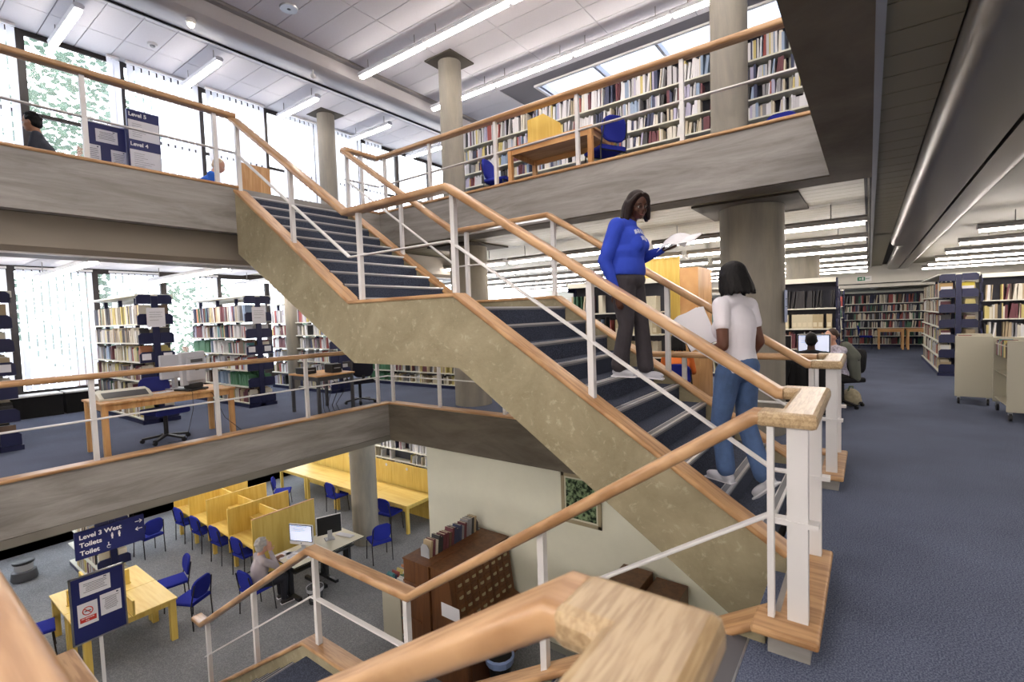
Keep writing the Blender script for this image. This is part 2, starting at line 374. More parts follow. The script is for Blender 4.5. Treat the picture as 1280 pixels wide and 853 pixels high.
struct('trim_19', MB().prism([(.83, 3.10), (.83, 2.90)] + arc(1.12-.12, 3.02, .12, 270, 360) + [(1.12, 3.10)], YB, 22, 'y'), M_duct, 'second grey duct carrying the right hand lamps', smooth=True)
struct('trim_20', MB().prism([(.50, 3.10)] + arc(.50+.1, 3.0, .1, 180, 270) + [(.80, 2.90), (.80, 3.10)], 13.2, 22, 'y'), M_duct, smooth=True)
struct('trim_21', MB().box(W4, XE, 21.9, 22.05, 2.3, 3.1), M_wallw, 'cream downstand beam at the end of the corridor')
# lowest level ceiling
struct('ceiling', MB().box(W3, X0-.2, YB, 16, -.62, -.52).box(X0-.2, -.5, Y1+.2, 16, -.62, -.52), M_tile, 'white ceiling of the lowest level')
# --- walls
struct('wall_right', MB().box(XE, XE+.2, YB, YF, 0, 3.2).box(XE, XE+.2, YB, 14, 3.2, 6.8), M_wallw)
struct('wall_back', MB().box(W5, XE, YB-.2, YB, Z3, 6.8).box(W3, W5, YB-.2, YB, Z3, 3.2), M_wallw)
struct('wall_far', MB().box(W4, XE, YF, YF+.2, 0, 3.2), M_wallw)
struct('wall_far', MB().box(W5, XE, 14, 14.2, Z5, 6.8), M_wallw)
struct('wall_far', MB().box(W3, -6.8, 16, 16.2, Z3, -.5), M_wallw)
WX = -6.72
struct('wall_middle', MB().box(WX, XE, 6.32, 6.45, Z3, -.55), M_cream, 'pale cream wall on the lowest level under the stairs')
struct('wall_middle', MB().box(-.35, -.2, YB, 6.4, Z3, -.6), M_cream)
struct('baseboard_middle', MB().box(WX, -.4, 6.295, 6.318, Z3, Z3+.1), mat('skirting', '#8c8d86', .6))
# --- columns
def column(x, y, r, z0, z1, label, cap=False):
    o = thing('column', label, 'column', (x, y, z0)); o['kind'] = 'structure'
    ob('shaft', MB().cyl((0, 0), r, 0, z1-z0, 40), M_col, o, smooth=True)
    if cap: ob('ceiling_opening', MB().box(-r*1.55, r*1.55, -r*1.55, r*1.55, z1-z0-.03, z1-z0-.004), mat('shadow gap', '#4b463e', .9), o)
    return o
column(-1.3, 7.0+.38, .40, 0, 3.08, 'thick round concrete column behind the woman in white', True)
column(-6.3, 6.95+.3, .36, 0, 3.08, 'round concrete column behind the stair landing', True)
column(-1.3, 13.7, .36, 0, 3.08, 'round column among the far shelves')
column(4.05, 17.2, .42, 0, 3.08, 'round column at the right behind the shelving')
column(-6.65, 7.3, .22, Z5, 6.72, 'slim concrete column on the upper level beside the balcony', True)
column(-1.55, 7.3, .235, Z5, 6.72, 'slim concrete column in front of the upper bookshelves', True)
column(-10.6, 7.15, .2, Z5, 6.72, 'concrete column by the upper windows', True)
column(-11.9, 6.8, .2, 0, 3.05, 'concrete column by the middle level windows')
column(-9.75, 7.1, .30, Z3, -.55, 'round concrete column beside the computer desks')
# --- window walls
def windows(xw, z0, z1, ys, cnt, sill, half, head=.08, transom=None):
    n = cnt
    struct('trim_22', MB().box(xw-.12, xw+.03, YB, ys[0]-.05, z0, z1).box(xw-.12, xw+.03, ys[-1]+.05, 14, z0, z1), M_wallw)
    struct('trim_23', MB().box(xw-.1, xw, YB, ys[-1], z0, z0+sill).box(xw-.1, xw, YB, 14, z1, z1+.3), M_mull)
    for a, b in zip(ys[:-1], ys[1:]):
        wn = struct('window_%d' % n, MB().box(xw-.08, xw, a-half, a+half, z0+sill, z1).box(xw-.06, xw-.02, a, b, z1-head, z1).box(xw-.06, xw-.02, a, b, z0+sill, z0+sill+.05), M_mull); n += 1
        if transom: ob('transom', MB().box(xw-.06, xw-.01, a+half, b-half, transom-.03, transom+.03), M_mull, wn)
        ob('pane', MB().box(xw-.045, xw-.04, a+half, b-half, z0+sill+.05, z1-head), M_glass, wn)
    return n
ys5 = [-1.8, -.5, .68, 1.98, 3.32, 4.66, 6.02, 7.35, 8.65, 9.95, 11.25, 12.5]
ys4 = [-1.7, -.45, .78, 2.0, 3.32, 4.62, 5.87, 7.15, 8.4, 9.7, 11.0, 12.3]
n = windows(W5, Z5, 6.70, ys5, 1, .35, .06, transom=5.35)
n = windows(W4, 0, 3.02, ys4, n, .45, .06)
struct('window_40', MB().box(W3-.1, W3, -2, 16, Z3, Z3+.9), M_black)
n = windows(W3, Z3, -.6, [-2, 0, 2, 4, 6, 8, 10, 12], 41, .9, .06)
# vertical blinds: slats hung from a head rail
def blind(x, y0, y1, zt, zb, label, n=None, cat='blind', ang=.9):
    t = thing('vertical_blind', label, cat, (x, (y0+y1)/2, zb)); wd = y1-y0; h = zt-zb
    n = n or max(2, int(wd/.115)); me = None
    ob('head_rail', MB().box(-.03, .03, -wd/2, wd/2, h-.03, h+.01), M_white, t)
    for i in range(n):
        yy = -wd/2 + (i+.5)*wd/n
        mb = MB().obox((0, 0, 0), (.003, .105, h-.05))
        if me is None: me = to_mesh('slat', mb, M_blind)
        ob('slat', me, None, t, loc=(0, yy, h/2-.02), rot=(0, 0, .18+random.uniform(-.12, .12)))
    return t
for a, b, l in ((.74, 1.92, 'white vertical blind at the far left of the upper windows'), (3.1, 3.28, 'gathered white blind beside the first open upper pane'), (3.38, 4.6, 'white vertical blind behind the notice tower'),
                (4.72, 5.96, 'white vertical blind above the man in the blue shirt'), (6.35, 7.3, 'white blind behind the top of the stairs'), (7.41, 8.6, 'white blind right of the window side column'), (8.72, 9.3, 'narrow blind past the top railing')):
    blind(W5+.12, a, b, 6.68, Z5+.45, l)
for a, b, l in ((.84, 1.94, 'white vertical blind above the left end shelving'), (2.06, 3.26, 'broad white vertical blind between the left shelving units'), (3.55, 4.5, 'white blind above the first labelled book bay'), (4.95+.3, 5.8, 'white blind above the computer table'), (7.2, 8.0, 'white blind above the third bay')):
    blind(W4+.12, a, b, 3.0, .52, l)
# trees and building outside
M_leaf = mat('tree leaves', '#54705c', .9)
for i, (x, y, z, r) in enumerate([(-19.5, 4.6, 8.3, 2.1), (-23, 8.3, 1.9, 2.3), (-20, 13.2, 1.6, 1.9), (-19.5, 4.2, 2.2, 1.7)]):
    mb = MB(); rnd = random.Random(i)
    t = thing('tree', ['leafy tree outside the first open upper pane', 'tree outside the middle level windows', 'smaller tree past the third shelving bay', 'small tree outside the window left of the labelled book bays'][i], 'tree', (x, y, -6))
    for k in range(900):
        v = Vector((rnd.gauss(0, 1), rnd.gauss(0, 1), rnd.gauss(0, 1))).normalized()*r*rnd.uniform(.5, 1)
        q = Quaternion((rnd.random(), rnd.random(), rnd.random(), rnd.random())).normalized().to_matrix()
        mb.add([Vector((v.x, v.y, v.z+z+6)) + q @ Vector(a) for a in ((-.12, 0, 0), (0, -.07, 0), (.12, 0, 0), (0, .07, 0))], [(0, 1, 2, 3)])
    ob('foliage', mb, M_leaf, t, kind='stuff'); ob('trunk', MB().tube([(0, 0, 0), (.1, 0, z+5)], [.25, .12], 8), M_walnut, t)
# --- fluorescent lamps
def lamp(x0, x1, y, z, ztop, label, white=False, group=None):
    L = x1-x0; t = thing('fluorescent_lamp', label, 'lamp', ((x0+x1)/2, y, z), 0, group)
    ob('housing', MB().prism([(-.07, .07), (-.05, .02), (.05, .02), (.07, .07), (.04, .1), (-.04, .1)], -L/2, L/2, 'x'), M_lampw if white else M_lampb, t)
    ob('tube', MB().box(-L/2+.03, L/2-.03, -.04, .04, -.02, .018), M_tube, t)
    for s in (-.36, .36): ob('hanger', MB().bar((s*L, 0, .1), (s*L, 0, ztop-z), .012, .012), M_lampb, t)
    return t
for i in range(6):
    y = 2.32+1.93*i
    lamp(-10.95, -9.4, y, 6.42, ZC5, ['fluorescent lamp at the upper left corner over the seated man', 'second window side lamp on the upper ceiling', 'third window side lamp on the upper ceiling', 'fourth window side lamp, past the slim column', 'fifth window side lamp seen through the railing', 'last window side lamp on the upper ceiling'][i], True)
for j, y in enumerate((6.25, 8.2, 10.9)):
    for i in range(4):
        lamp(-8.05+1.82*i, -8.05+1.82*(i+1)-.02, y, 6.45, ZC5, '%s lamp of the %s bright line on the upper ceiling' % (['leftmost', 'second', 'third', 'rightmost'][i], ['near', 'middle', 'far'][j]), True)
for i in range(3):
    lamp(-13.5, -9.55, 2.33+1.93*i, 2.74, 3.05, 'white hanging lamp over the %s' % ['left blind on the middle level', 'labelled book bays', 'third shelving bay'][i], True)
for k in range(7):
    y = 8.05+1.93*k
    for i in range(4):
        x1 = -.02-3.0*i
        lamp(x1-2.9, x1, y, 2.78, 3.08, '%s lamp of row %s beyond the stairs, counted from the stairs' % (['right end', 'second from right', 'third from right', 'left end'][i], ['one', 'two', 'three', 'four', 'five', 'six', 'seven'][k]))
for k in range(6):
    lamp(1.3, 4.2, 10.1+1.95*k, 2.74, 3.0, '%s lamp from the front in the right hand row over the book carts' % ['first', 'second', 'third', 'fourth', 'fifth', 'sixth'][k])
for k, y in enumerate((4.3, 2.3, .3, -1.7, -3.7)):     # unseen rows over the void and behind the viewer, added for ambient light
    for i in range(4): lamp(-5.2+2.9*i, -2.4+2.9*i, y, 6.45, ZC5, '%s added ceiling lamp of the unseen overhead row %s' % (['first', 'second', 'third', 'fourth'][i], ['nearest the shelves', 'over the stairs', 'over the viewer', 'behind the viewer', 'at the back wall'][k]), True)
for y in (.4, -1.5):  # unseen pair added to lift the ambient light at the windows
    lamp(-13.5, -9.55, y, 2.74, 3.05, 'added window side lamp outside the left of the frame, %s' % ('near' if y > 0 else 'far'), True)
for k, y in enumerate((-.8, -1.7, -2.6, -3.5, -4.4)):  # unseen dense rows added to brighten the near middle level from behind
    q = ['nearest', 'second', 'third', 'fourth', 'farthest'][k]
    lamp(-6.0, -3.5, y, 2.74, 3.05, 'added lamp under the middle ceiling behind the viewer on the left, %s' % q); lamp(-3.3, -.5, y, 2.74, 3.05, 'added lamp under the middle ceiling right behind the viewer, %s' % q); lamp(1.3, 4.8, y, 2.7, 2.9, 'added lamp over the corridor behind the viewer, %s' % q)
    lamp(-6.9, -4.2, y, -.8, -.6, 'added lamp of the lowest level under the viewer on the left, %s' % q); lamp(-3.9, -1.2, y, -.8, -.6, 'added lamp of the lowest level right under the viewer, %s' % q)  # unseen lamps added to brighten the cream wall and lowest level
for y in (2.3, 4.2, 6.1):   # unseen lamps beyond the right of the frame, added for ambient light
    lamp(1.9, 4.8, y, 2.74, 3.0, 'added lamp in the unseen row over the right edge of the corridor, %s' % {2.3: 'nearest', 4.2: 'middle', 6.1: 'farthest'}[y])
for x, y in ((-12.5, 1.3), (-12.5, 3.9), (-12.5, 6.6), (-9.6, 9.2), (-12.8, 9.2), (-10.0, 2.6)):
    lamp(x-1.4, x+1.4, y, -.78, -.62, 'lamp under the lowest ceiling at %s' % {(-12.5, 1.3): 'the far left', (-12.5, 3.9): 'the study booths', (-12.5, 6.6): 'the booth ends', (-9.6, 9.2): 'the long bench', (-12.8, 9.2): 'the bench left end', (-10.0, 2.6): 'the notice board'}[(x, y)])
# ================================================================= STAIRS AND RAILINGS
RP = rrect(.15, .07, .028); CP = rrect(.2, .04, .016)
MRP = rrect(.055, .018, .004, 1)
def flight_cap(pts, y): return [(x, y, z) for x, z in pts]
# --- stair up: middle level to upper level
SU = thing('staircase', 'pitted tan concrete staircase climbing from the corridor to the upper level', 'staircase', (0, 0, 0))
top = [(-.42, .11), (-3.2, 1.905), (-4.85, 1.905), (-7.42, 3.66)]
bot = [(-7.42, 2.74), (-4.80, 1.22), (-3.17, 1.22), (-.5, -.56), (-.42, -.56)]
for y0_, y1_ in ((3.45, 3.6), (5.3, 5.45)): ob('stringer', MB().prism(top+bot, y0_, y1_), M_tan, SU)
RU = [(-.55-.278*k) for k in range(10)]; RU2 = [(-4.85-.278*k) for k in range(10)]
def steps(root, xs, zs, xend, y0_, y1_, up=True):
    ch = mat('nosing metal edge', '#c9cacc', .3, metal=.6)
    for i, (x, z) in enumerate(zip(xs, zs)):
        xn = xs[i+1] if i+1 < len(xs) else xend
        ob('step', MB().box(xn-.02, x, y0_, y1_, z-.1795, z), M_stair, root)
        nb = ob('nosing', MB().box(x-.055, x+.006, y0_, y1_, z-.03, z+.004), M_strip, root)
        ob('edge_line', MB().box(x-.012, x+.009, y0_, y1_, z-.012, z+.006).box(x-.06, x-.052, y0_, y1_, z-.01, z+.005), ch, nb)
steps(SU, RU, [.1795*(k+1) for k in range(10)], -3.1, 3.601, 5.299)
steps(SU, RU2, [1.795+.1795*(k+1) for k in range(10)], -7.42, 3.601, 5.299)
ob('landing', MB().box(-5.0, -3.2, 3.601, 5.299, 1.6, 1.795), M_stair, SU)
ob('soffit', MB().prism([(-.55, -.1), (-3.2, 1.62), (-4.9, 1.62), (-7.42, 3.3), (-7.42, 2.8), (-4.85, 1.26), (-3.15, 1.26), (-.55, -.48)], 3.6, 5.3), M_conc, SU)
capU = [(-.42, .115), (-3.2, 1.92), (-4.85, 1.92), (-7.5, 3.70)]
for y in (3.53, 5.38): ob('curb_cap', MB().sweep([(x, y, z) for x, z in capU], CP), M_cap, SU, smooth=True)
railU = [(-.44, 1.15), (-.47, 1.15), (-3.3, 2.965), (-4.93, 2.965), (-7.5, 4.70)]
for y in (3.53, 5.38): ob('handrail', MB().sweep([(x, y, z) for x, z in railU], RP), M_rail, SU, smooth=True)
midU = [(-.28, .64), (-.5, .64), (-3.3, 2.45), (-4.9, 2.45), (-7.5, 4.22)]
for y in (3.53, 5.38): ob('middle_rail', MB().sweep([(x, y, z) for x, z in midU], MRP), M_white, SU)
def zc(x, pts):
    for (a, za), (b, zb) in zip(pts[:-1], pts[1:]):
        if b <= x <= a: return za+(zb-za)*(x-a)/(b-a)
    return pts[0][1] if x > pts[0][0] else pts[-1][1]
def post(root, x, y, z0, z1, wx=.05, wy=.05): return ob('post', MB().box(x-wx/2, x+wx/2, y-wy/2, y+wy/2, z0, z1), M_white, root)
for y in (3.53, 5.38):
    for x in (-1.80, -3.24, -4.70, -6.07, -7.42): post(SU, x, y, zc(x, capU)+.0, zc(x, railU)-.02)
# --- stair down: middle level to lowest level
SD = thing('staircase', 'carpeted staircase going down from the corridor to the lowest level', 'staircase', (0, 0, 0))
topd = [(-.42, .11), (-3.2, -1.68), (-4.80, -1.68), (-7.5, -3.42), (-7.5, Z3), (-7.0, Z3), (-4.75, -2.3), (-3.15, -2.3), (-.42, -.6)]
ob('stringer', MB().prism(topd, .70, .85), M_tan, SD); ob('stringer', MB().prism(topd, 2.65, 2.80), M_tan, SD)
def stepsd(root, x0_, z0_, n, y0_, y1_):
    ch = MATS['nosing metal edge']
    for i in range(n):
        x = x0_-.278*i; z = z0_-.1795*(i+1)
        ob('step', MB().box(x-.30, x, y0_, y1_, z-.18, z), M_stair, root)
        nb = ob('nosing', MB().box(x-.278, x-.22, y0_, y1_, z-.02, z+.004), M_strip, root)
        ob('edge_line', MB().box(x-.281, x-.27, y0_, y1_, z-.012, z+.006), ch, nb)
stepsd(SD, -.55, 0, 9, .851, 2.649); stepsd(SD, -4.75, -1.795, 9, .851, 2.649)
ob('landing', MB().box(-4.76, -3.05, .851, 2.649, -2.0, -1.795), M_stair, SD)
ob('soffit', MB().prism([(-.55, -.3), (-3.1, -1.95), (-4.75, -1.95), (-7.3, -3.55), (-6.9, -3.58), (-4.7, -2.25), (-3.2, -2.25), (-.55, -.58)], .85, 2.65), M_conc, SD)
capD = [(-.42, .115), (-3.2, -1.665), (-4.80, -1.665), (-7.5, -3.41)]
railD = [(-.44, 1.15), (-.47, 1.15), (-3.15, -.655), (-4.68, -.655), (-7.5, -2.45), (-7.75, -2.45)]
midD = [(-.28, .64), (-.42, .64), (-3.18, -1.16), (-4.70, -1.16), (-7.5, -2.93)]
for y in (.78, 2.72):
    ob('curb_cap', MB().sweep([(x, y, z) for x, z in capD], CP), M_cap, SD, smooth=True)
    ob('handrail', MB().sweep([(x, y, z) for x, z in railD], RP), M_rail, SD, smooth=True)
    ob('middle_rail', MB().sweep([(x, y, z) for x, z in midD], MRP), M_white, SD)
    for x in (-1.80, -3.22, -4.62, -6.0, -7.4): post(SD, x, y, zc(x, capD), zc(x, railD)-.02)
# --- square pads and curb ends at the corridor
def pad_end(y0_, y1_, label, z=0, x0_=-.36, x1_=-.19, kind=1):
    t = thing('railing_end', label, 'railing', (0, (y0_+y1_)/2, z)); h = (y1_-y0_)/2
    U = lambda xa, xb, xc, h0, h1, w0, w1: [(xa, -h0), (xc, -h0), (xc, h1), (xa, h1), (xa, h1-w1), (xb, h1-w1), (xb, -h0+w0), (xa, -h0+w0)]
    ob('handrail_pad', MB().prism(U(-.455, x0_, x1_, h, h, .155, .155), 1.112, 1.188, 'z'), M_pad, t, bevel=.024)
    ob('curb', MB().box(-.40, -.22, -h-.04, h-.03, 0, .1), M_conc, t)
    ob('curb_cap', MB().prism(U(-.47, -.365, -.18, h+.09, h, .2, .18), .098, .138, 'z'), M_cap, t, bevel=.012)
    for yy in (-h+.08, h-.1):
        ob('post_plate', MB().box(-.325, -.235, yy-.03, yy+.03, .13, 1.115), M_white, t)
        ob('rail_bracket', MB().box(-.41, -.19, yy-.035, yy+.035, .62, .645), M_white, t)
    ob('post', MB().box(-.41, -.38, -h+.03, -h+.07, .13, 1.115), M_white, t)
    return t
pad_end(2.64, 3.63, 'square oak railing end with white posts between the two staircases')
pad_end(5.32, 6.27, 'oak railing end with white posts nearest the big column')
pad_end(-.02, .855, 'blurred pale oak railing end in the right foreground')
# --- balcony railings
def balcony(label, pts, ztop, posts, zb, mid=True, capw=True, mr=M_rail, mc=M_cap):
    t = thing('balcony_railing', label, 'railing', (pts[0][0], pts[0][1], zb)); ox, oy = pts[0]
    P = lambda z: [(x-ox, y-oy, z) for x, y in pts]
    ob('handrail', MB().sweep(P(1.15), RP), mr, t, smooth=True)
    ob('curb_cap', MB().sweep(P(.117), CP), mc, t, smooth=True)
    if mid: ob('middle_rail', MB().sweep(P(.63), MRP), M_white, t)
    for x, y in posts: ob('post', MB().box(x-ox-.025, x-ox+.025, y-oy-.025, y-oy+.025, .1, 1.12), M_white, t)
    return t
balcony('oak and white steel railing along the window side of the middle level', [(-7.48, -.1), (-7.48, 6.12)], 0, [(-7.48, y) for y in (.28, 1.69, 3.06, 4.43, 5.87)], 0, mr=M_raily, mc=M_raily)
balcony('oak and white steel railing behind the stairs on the middle level', [(-7.44, 6.13), (-.45, 6.13)], 0, [(x, 6.13) for x in (-7.36, -6.12, -4.68, -3.22, -1.85, -.5)], 0, mr=M_railx, mc=M_railx)
balcony('oak and white railing of the upper level on the left', [(-7.5, -.3), (-7.5, 3.53)], 0, [(-7.5, y) for y in (.35, 1.82, 3.26)], Z5, mr=M_raily, mc=M_raily)
balcony('long oak and white railing of the upper level in front of the bookshelves', [(-7.42, 6.12), (-.34, 6.12)], 0, [(x, 6.12) for x in (-7.3, -6.12, -4.68, -3.25, -1.83, -.42)], Z5, mr=M_railx, mc=M_railx)
balcony('short railing piece at the head of the upper stairs', [(-7.5, 5.38), (-7.5, 6.12)], 0, [(-7.5, 5.75)], Z5, mr=M_raily, mc=M_raily)
nb = balcony('blurred oak railing in the bottom left foreground', [(-7.38, .1), (-.45, .1)], 0, [(x, .1) for x in (-6.12, -4.68, -3.22, -2.0)], 0, mid=True, mr=M_railx, mc=M_railx)
# ================================================================= BOOKS AND SHELVING
PAL = {
 'mixed': [('cream', '#d9d2bb'), ('white', '#d8d8d8'), ('maroon', '#6d2430'), ('navy', '#27305c'), ('green', '#2f6b4c'), ('tan', '#b59a6c'), ('red', '#a8322c'), ('grey', '#85858c'), ('light blue', '#7d9cc4'), ('black', '#232327'), ('orange', '#c9703a'), ('yellow', '#d8c35c'), ('brown', '#6b4a32'), ('teal', '#2b7f86'), ('beige', '#c9bb98'), ('pale grey', '#bcbcc2')],
 'pale': [('white', '#e4e4e6'), ('white', '#e0e0e4'), ('cream', '#ded8c6'), ('pale grey', '#c6c6cc'), ('white', '#dcdce4'), ('pale grey', '#bcbcc2'), ('beige', '#c9bb98'), ('light blue', '#7d9cc4'), ('maroon', '#6d2430'), ('navy', '#27305c'), ('red', '#a8322c'), ('yellow', '#d8c35c'), ('black', '#232327'), ('grey', '#85858c'), ('white', '#dcdcdc'), ('pale lilac', '#aaa5cc')],
 'tan': [('tan', '#b59a6c'), ('cream', '#d9d2bb'), ('beige', '#c9bb98'), ('cream', '#d9d2bb'), ('brown', '#6b4a32'), ('yellow', '#d8c35c'), ('grey', '#85858c'), ('maroon', '#6d2430'), ('black', '#232327'), ('tan', '#b59a6c'), ('white', '#dcdcdc')],
 'dark': [('maroon', '#6d2430'), ('navy', '#27305c'), ('brown', '#6b4a32'), ('black', '#232327'), ('green', '#2f6b4c'), ('cream', '#d9d2bb'), ('red', '#a8322c'), ('grey', '#85858c'), ('beige', '#c9bb98')],
 'box': [('cream', '#cfc59c'), ('tan', '#bda873'), ('cream', '#d6cda6'), ('tan', '#c2ad7a')],
 'redorange': [('red', '#a8322c'), ('orange', '#c9703a'), ('maroon', '#6d2430'), ('orange', '#c9703a'), ('red', '#a8322c')],
 'black': [('black', '#1b1b1f')], 'green': [('green', '#2f7d4a'), ('green', '#3c8c57')], 'red': [('red', '#b0302a')], 'blue': [('blue', '#2c47a8')],
}
BOOKS = []      # (pixel area, colour name, matrix, size, where)
BM = {}
def bmat(cn, hx):
    k = 'book '+cn+hx
    if k not in BM:
        v = [int(hx[i:i+2], 16) for i in (1, 3, 5)]; g = sum(v)/3
        BM[k] = mat(k, '#%02x%02x%02x' % tuple(min(255, int((c*.72+g*.28)*.9+22)) for c in v), .6)
    return BM[k]
def px_area(p, a, b):
    d = Vector(p)-Vector((0, 0, 1.7)); z = d.dot(fwd)
    if z < .5: return 0
    x = 640+F_PX*d.dot(rr)/z; y = 426.5-F_PX*d.dot(uu)/z
    if not (-10 < x < 1290 and -10 < y < 860): return 0
    return a*b*(F_PX/z)**2
def fill(Mx, x0, x1, z, hmax, pal, where, dens=.93, depth=.17, vis=1.0, rnd=None, boxes=False, face=-1, y=0.0):
    """books along local x, spines at local y (facing face*y), standing on z"""
    rnd = rnd or random; x = x0; i = 0; prev = rnd.choice(PAL[pal]); facing = (Mx.to_3x3() @ Vector((0, face, 0)))
    while x < x1-.03:
        if rnd.random() > dens: x += rnd.uniform(.04, .16); continue
        if boxes: wdt, h, dp = .085, min(hmax*.86, .27), .24
        else: wdt = rnd.choice((.012, .018, .022, .026, .03, .036, .045)); h = min(.33, hmax*rnd.uniform(.7, .97)); dp = rnd.uniform(.14, .19)
        if x+wdt > x1: break
        if rnd.random() > .35: prev = rnd.choice(PAL[pal])
        lean = rnd.choice((0, 0, 0, 0, .05, .12)) if not boxes else 0
        i += 1
        M = Mx @ Matrix.Translation((x+wdt/2+lean*h/2, y-face*dp/2, z)) @ Matrix.Rotation(lean, 4, 'Y')
        ctr = Mx @ Vector((x, y, z+h/2)); look = (Vector((0, 0, 1.7))-ctr).normalized(); v = look.dot(facing)
        BOOKS.append((px_area(ctr, wdt*max(v, .01), h)*vis, prev, M, (wdt, dp*.98, h), where, i, boxes, face))
        x += wdt+.0015+lean*h*.5
ORD = ['bottom', 'second', 'third', 'fourth', 'fifth', 'sixth', 'seventh']
def shelving(label, loc, rz, L, H, levels, pals, depth=.27, double=True, vis=1.0, bay=.9, end0=True, end1=False, canopy=True, bays_frame='navy', dens=.93, boxes=(), seed=1, backside=True, shelfz=None, signs=False, where=None):
    """shelving along local +x from 0 to L; front faces local -y"""
    rnd = random.Random(seed); t = thing('shelving_unit', label, 'bookshelf', loc, rz)
    fm = M_navy if bays_frame == 'navy' else M_shelf
    D = depth if double else 0
    zs = shelfz or [.1+(H-.25)*k/levels for k in range(levels)]
    pitch = zs[1]-zs[0]
    for i in range(int(round(L/bay))+1):
        x = min(i*bay, L); ob('upright', MB().box(x-.02, x+.02, -.03, .03, 0, H), fm, t)
    ob('plinth', MB().box(0, L, -depth, D, 0, .08), M_navy, t)
    if not double or bays_frame != 'navy': ob('back_panel', MB().box(0, L, .0, .015, .08, H), mat('shelf back', '#3b3d48', .7), t)
    for k, z in enumerate(zs):
        ob('shelf', MB().box(.0, L, -depth, -.03 if not double else D, z-.025, z), M_shelf, t)
    if canopy: ob('canopy', MB().box(-.02, L, -depth-.02, D+.02, H, H+.03).box(-.02, L, -depth-.02, -depth, H-.06, H), M_shelf if bays_frame == 'navy' else M_white, t)
    for ex, on in ((0, end0), (L, end1)):
        if not on: continue
        s = -1 if ex == 0 else 1; a, b = sorted((ex, ex+s*.03))
        ob('end_post', MB().box(a, b+.0, -.05, .05, 0, H), fm, t)
        for k, z in enumerate(zs+[H-.12]):
            hh = .17 if k < len(zs) else .14
            for q in ((-1, 1) if double else (-1,)):
                y0_, y1_ = (-depth-.0, -.055) if q < 0 else (.055, depth)
                c = .04; pr = [(y0_, z-.02), (y1_, z-.02), (y1_, z+hh-(c if q > 0 else 0)), (y1_-(c if q > 0 else 0), z+hh), (y0_+(c if q < 0 else 0), z+hh), (y0_, z+hh-(c if q < 0 else 0))]
                e_ = ob('end_bracket', MB().prism(pr, a, b, 'x'), fm, t)
                if signs and k == 3: ob('shelf_label', MB().box(a-.006 if s < 0 else b, a-.001 if s < 0 else b+.006, y0_+.05, y1_-.03, z+.03, z+.14), M_paper, e_)
        ob('foot', MB().box(a-.0, b, -depth-.02, D+.02, 0, .07), M_navy, t)
    Mx = Matrix.Translation(loc) @ Matrix.Rotation(rz, 4, 'Z')
    for k, z in enumerate(zs):
        hm = (zs[k+1]-z if k+1 < len(zs) else H-z)-.05
        nb = int(round(L/bay))
        for b in range(nb):
            p = pals[(k*nb+b) % len(pals)] if isinstance(pals, (list, tuple)) else pals
            bx = p == 'box'
            fill(Mx, b*bay+.03, min((b+1)*bay, L)-.03, z, hm, p, '%s shelf of %s' % (ORD[k], where or label), dens, vis=vis, rnd=rnd, boxes=bx, y=-depth+.04)
            if double and backside: fill(Mx, b*bay+.03, min((b+1)*bay, L)-.03, z, hm, p, '%s shelf of %s' % (ORD[k], where or label), dens, vis=vis, rnd=rnd, face=1, y=depth-.04)
    return t
HP = PI/2
# window side units on the middle level: run towards the windows (-x), long face towards the camera (-y)

shelving('navy end of a double shelving unit at the left edge of the middle level', (-9.95, 1.15, 0), PI, 3.4, 2.27, 6, 'tan', seed=2, signs=True, dens=.8, where='the leftmost bay')
shelving('double shelving unit with navy brackets behind the typewriter table', (-10.3, 3.28, 0), PI, 2.7, 2.27, 6, ['tan', 'tan', 'tan', 'tan', 'tan', 'dark', 'tan', 'tan', 'tan', 'mixed', 'tan', 'mixed'], seed=3, signs=True, where='the bay behind the typewriter')
shelving('double shelving unit with navy brackets behind the upright computer monitor', (-10.2, 5.05, 0), PI, 2.7, 2.27, 6, ['tan', 'mixed', 'pale', 'green', 'pale', 'mixed', 'pale', 'pale'], seed=4, signs=True, where='the bay behind the monitor')
shelving('third double shelving unit with bright book spines, partly behind the stairs', (-10.3, 7.0, 0), PI, 2.7, 2.2, 6, 'pale', seed=5, where='the third bay')
# long low case and far runs beyond the stairs (faces the camera, -y)
shelving('low cream bookcase seen under the stair landing', (-11.2, 8.75, 0), 0, 3.6, 1.35, 4, ['green', 'tan', 'tan', 'tan'], double=False, seed=6, where='the low case', bays_frame='cream')
shelving('long bookcase of red and orange volumes above the stair landing', (-7.6, 9.2, 0), 0, 2.7, 2.0, 5, ['tan', 'mixed', 'tan', 'tan', 'redorange'], double=False, seed=7, where='the case above the landing', bays_frame='cream', canopy=True)
shelving('long bookcase with box files behind the woman in the blue sweatshirt', (-4.7, 8.6, 0), 0, 1.8, 2.25, 5, ['tan', 'red', 'box', 'mixed', 'box', 'box', 'mixed', 'box', 'mixed', 'box'], double=False, seed=8, where='the box file case', bays_frame='navy')
shelving('cream bookcase of box files and black binders right of the big column', (-2.3, 11.2, 0), 0, 1.8, 2.2, 5, ['box', 'mixed', 'mixed', 'mixed', 'box', 'mixed', 'box', 'box', 'box', 'black'], double=False, seed=9, where='the binder case', bays_frame='navy', end1=True)
for i, (x, y) in enumerate(((-.75, 13.2), (-.8, 15.6), (-.75, 18.2), (-.72, 20.6))):
    shelving('%s shelving unit end along the left of the far corridor' % ['first', 'second', 'third', 'fourth'][i], (x, y, 0), PI, 2.7, 2.2, 5, ['red', 'mixed', 'dark', 'mixed'], seed=20+i, where='%s corridor case' % ['first', 'second', 'third', 'fourth'][i])
shelving('wall of bookshelves at the far end of the corridor', (-.9, 24.6, 0), 0, 3.6, 2.2, 6, 'dark', double=False, seed=10, where='the far wall case', bay=1.2, bays_frame='navy', dens=.97)
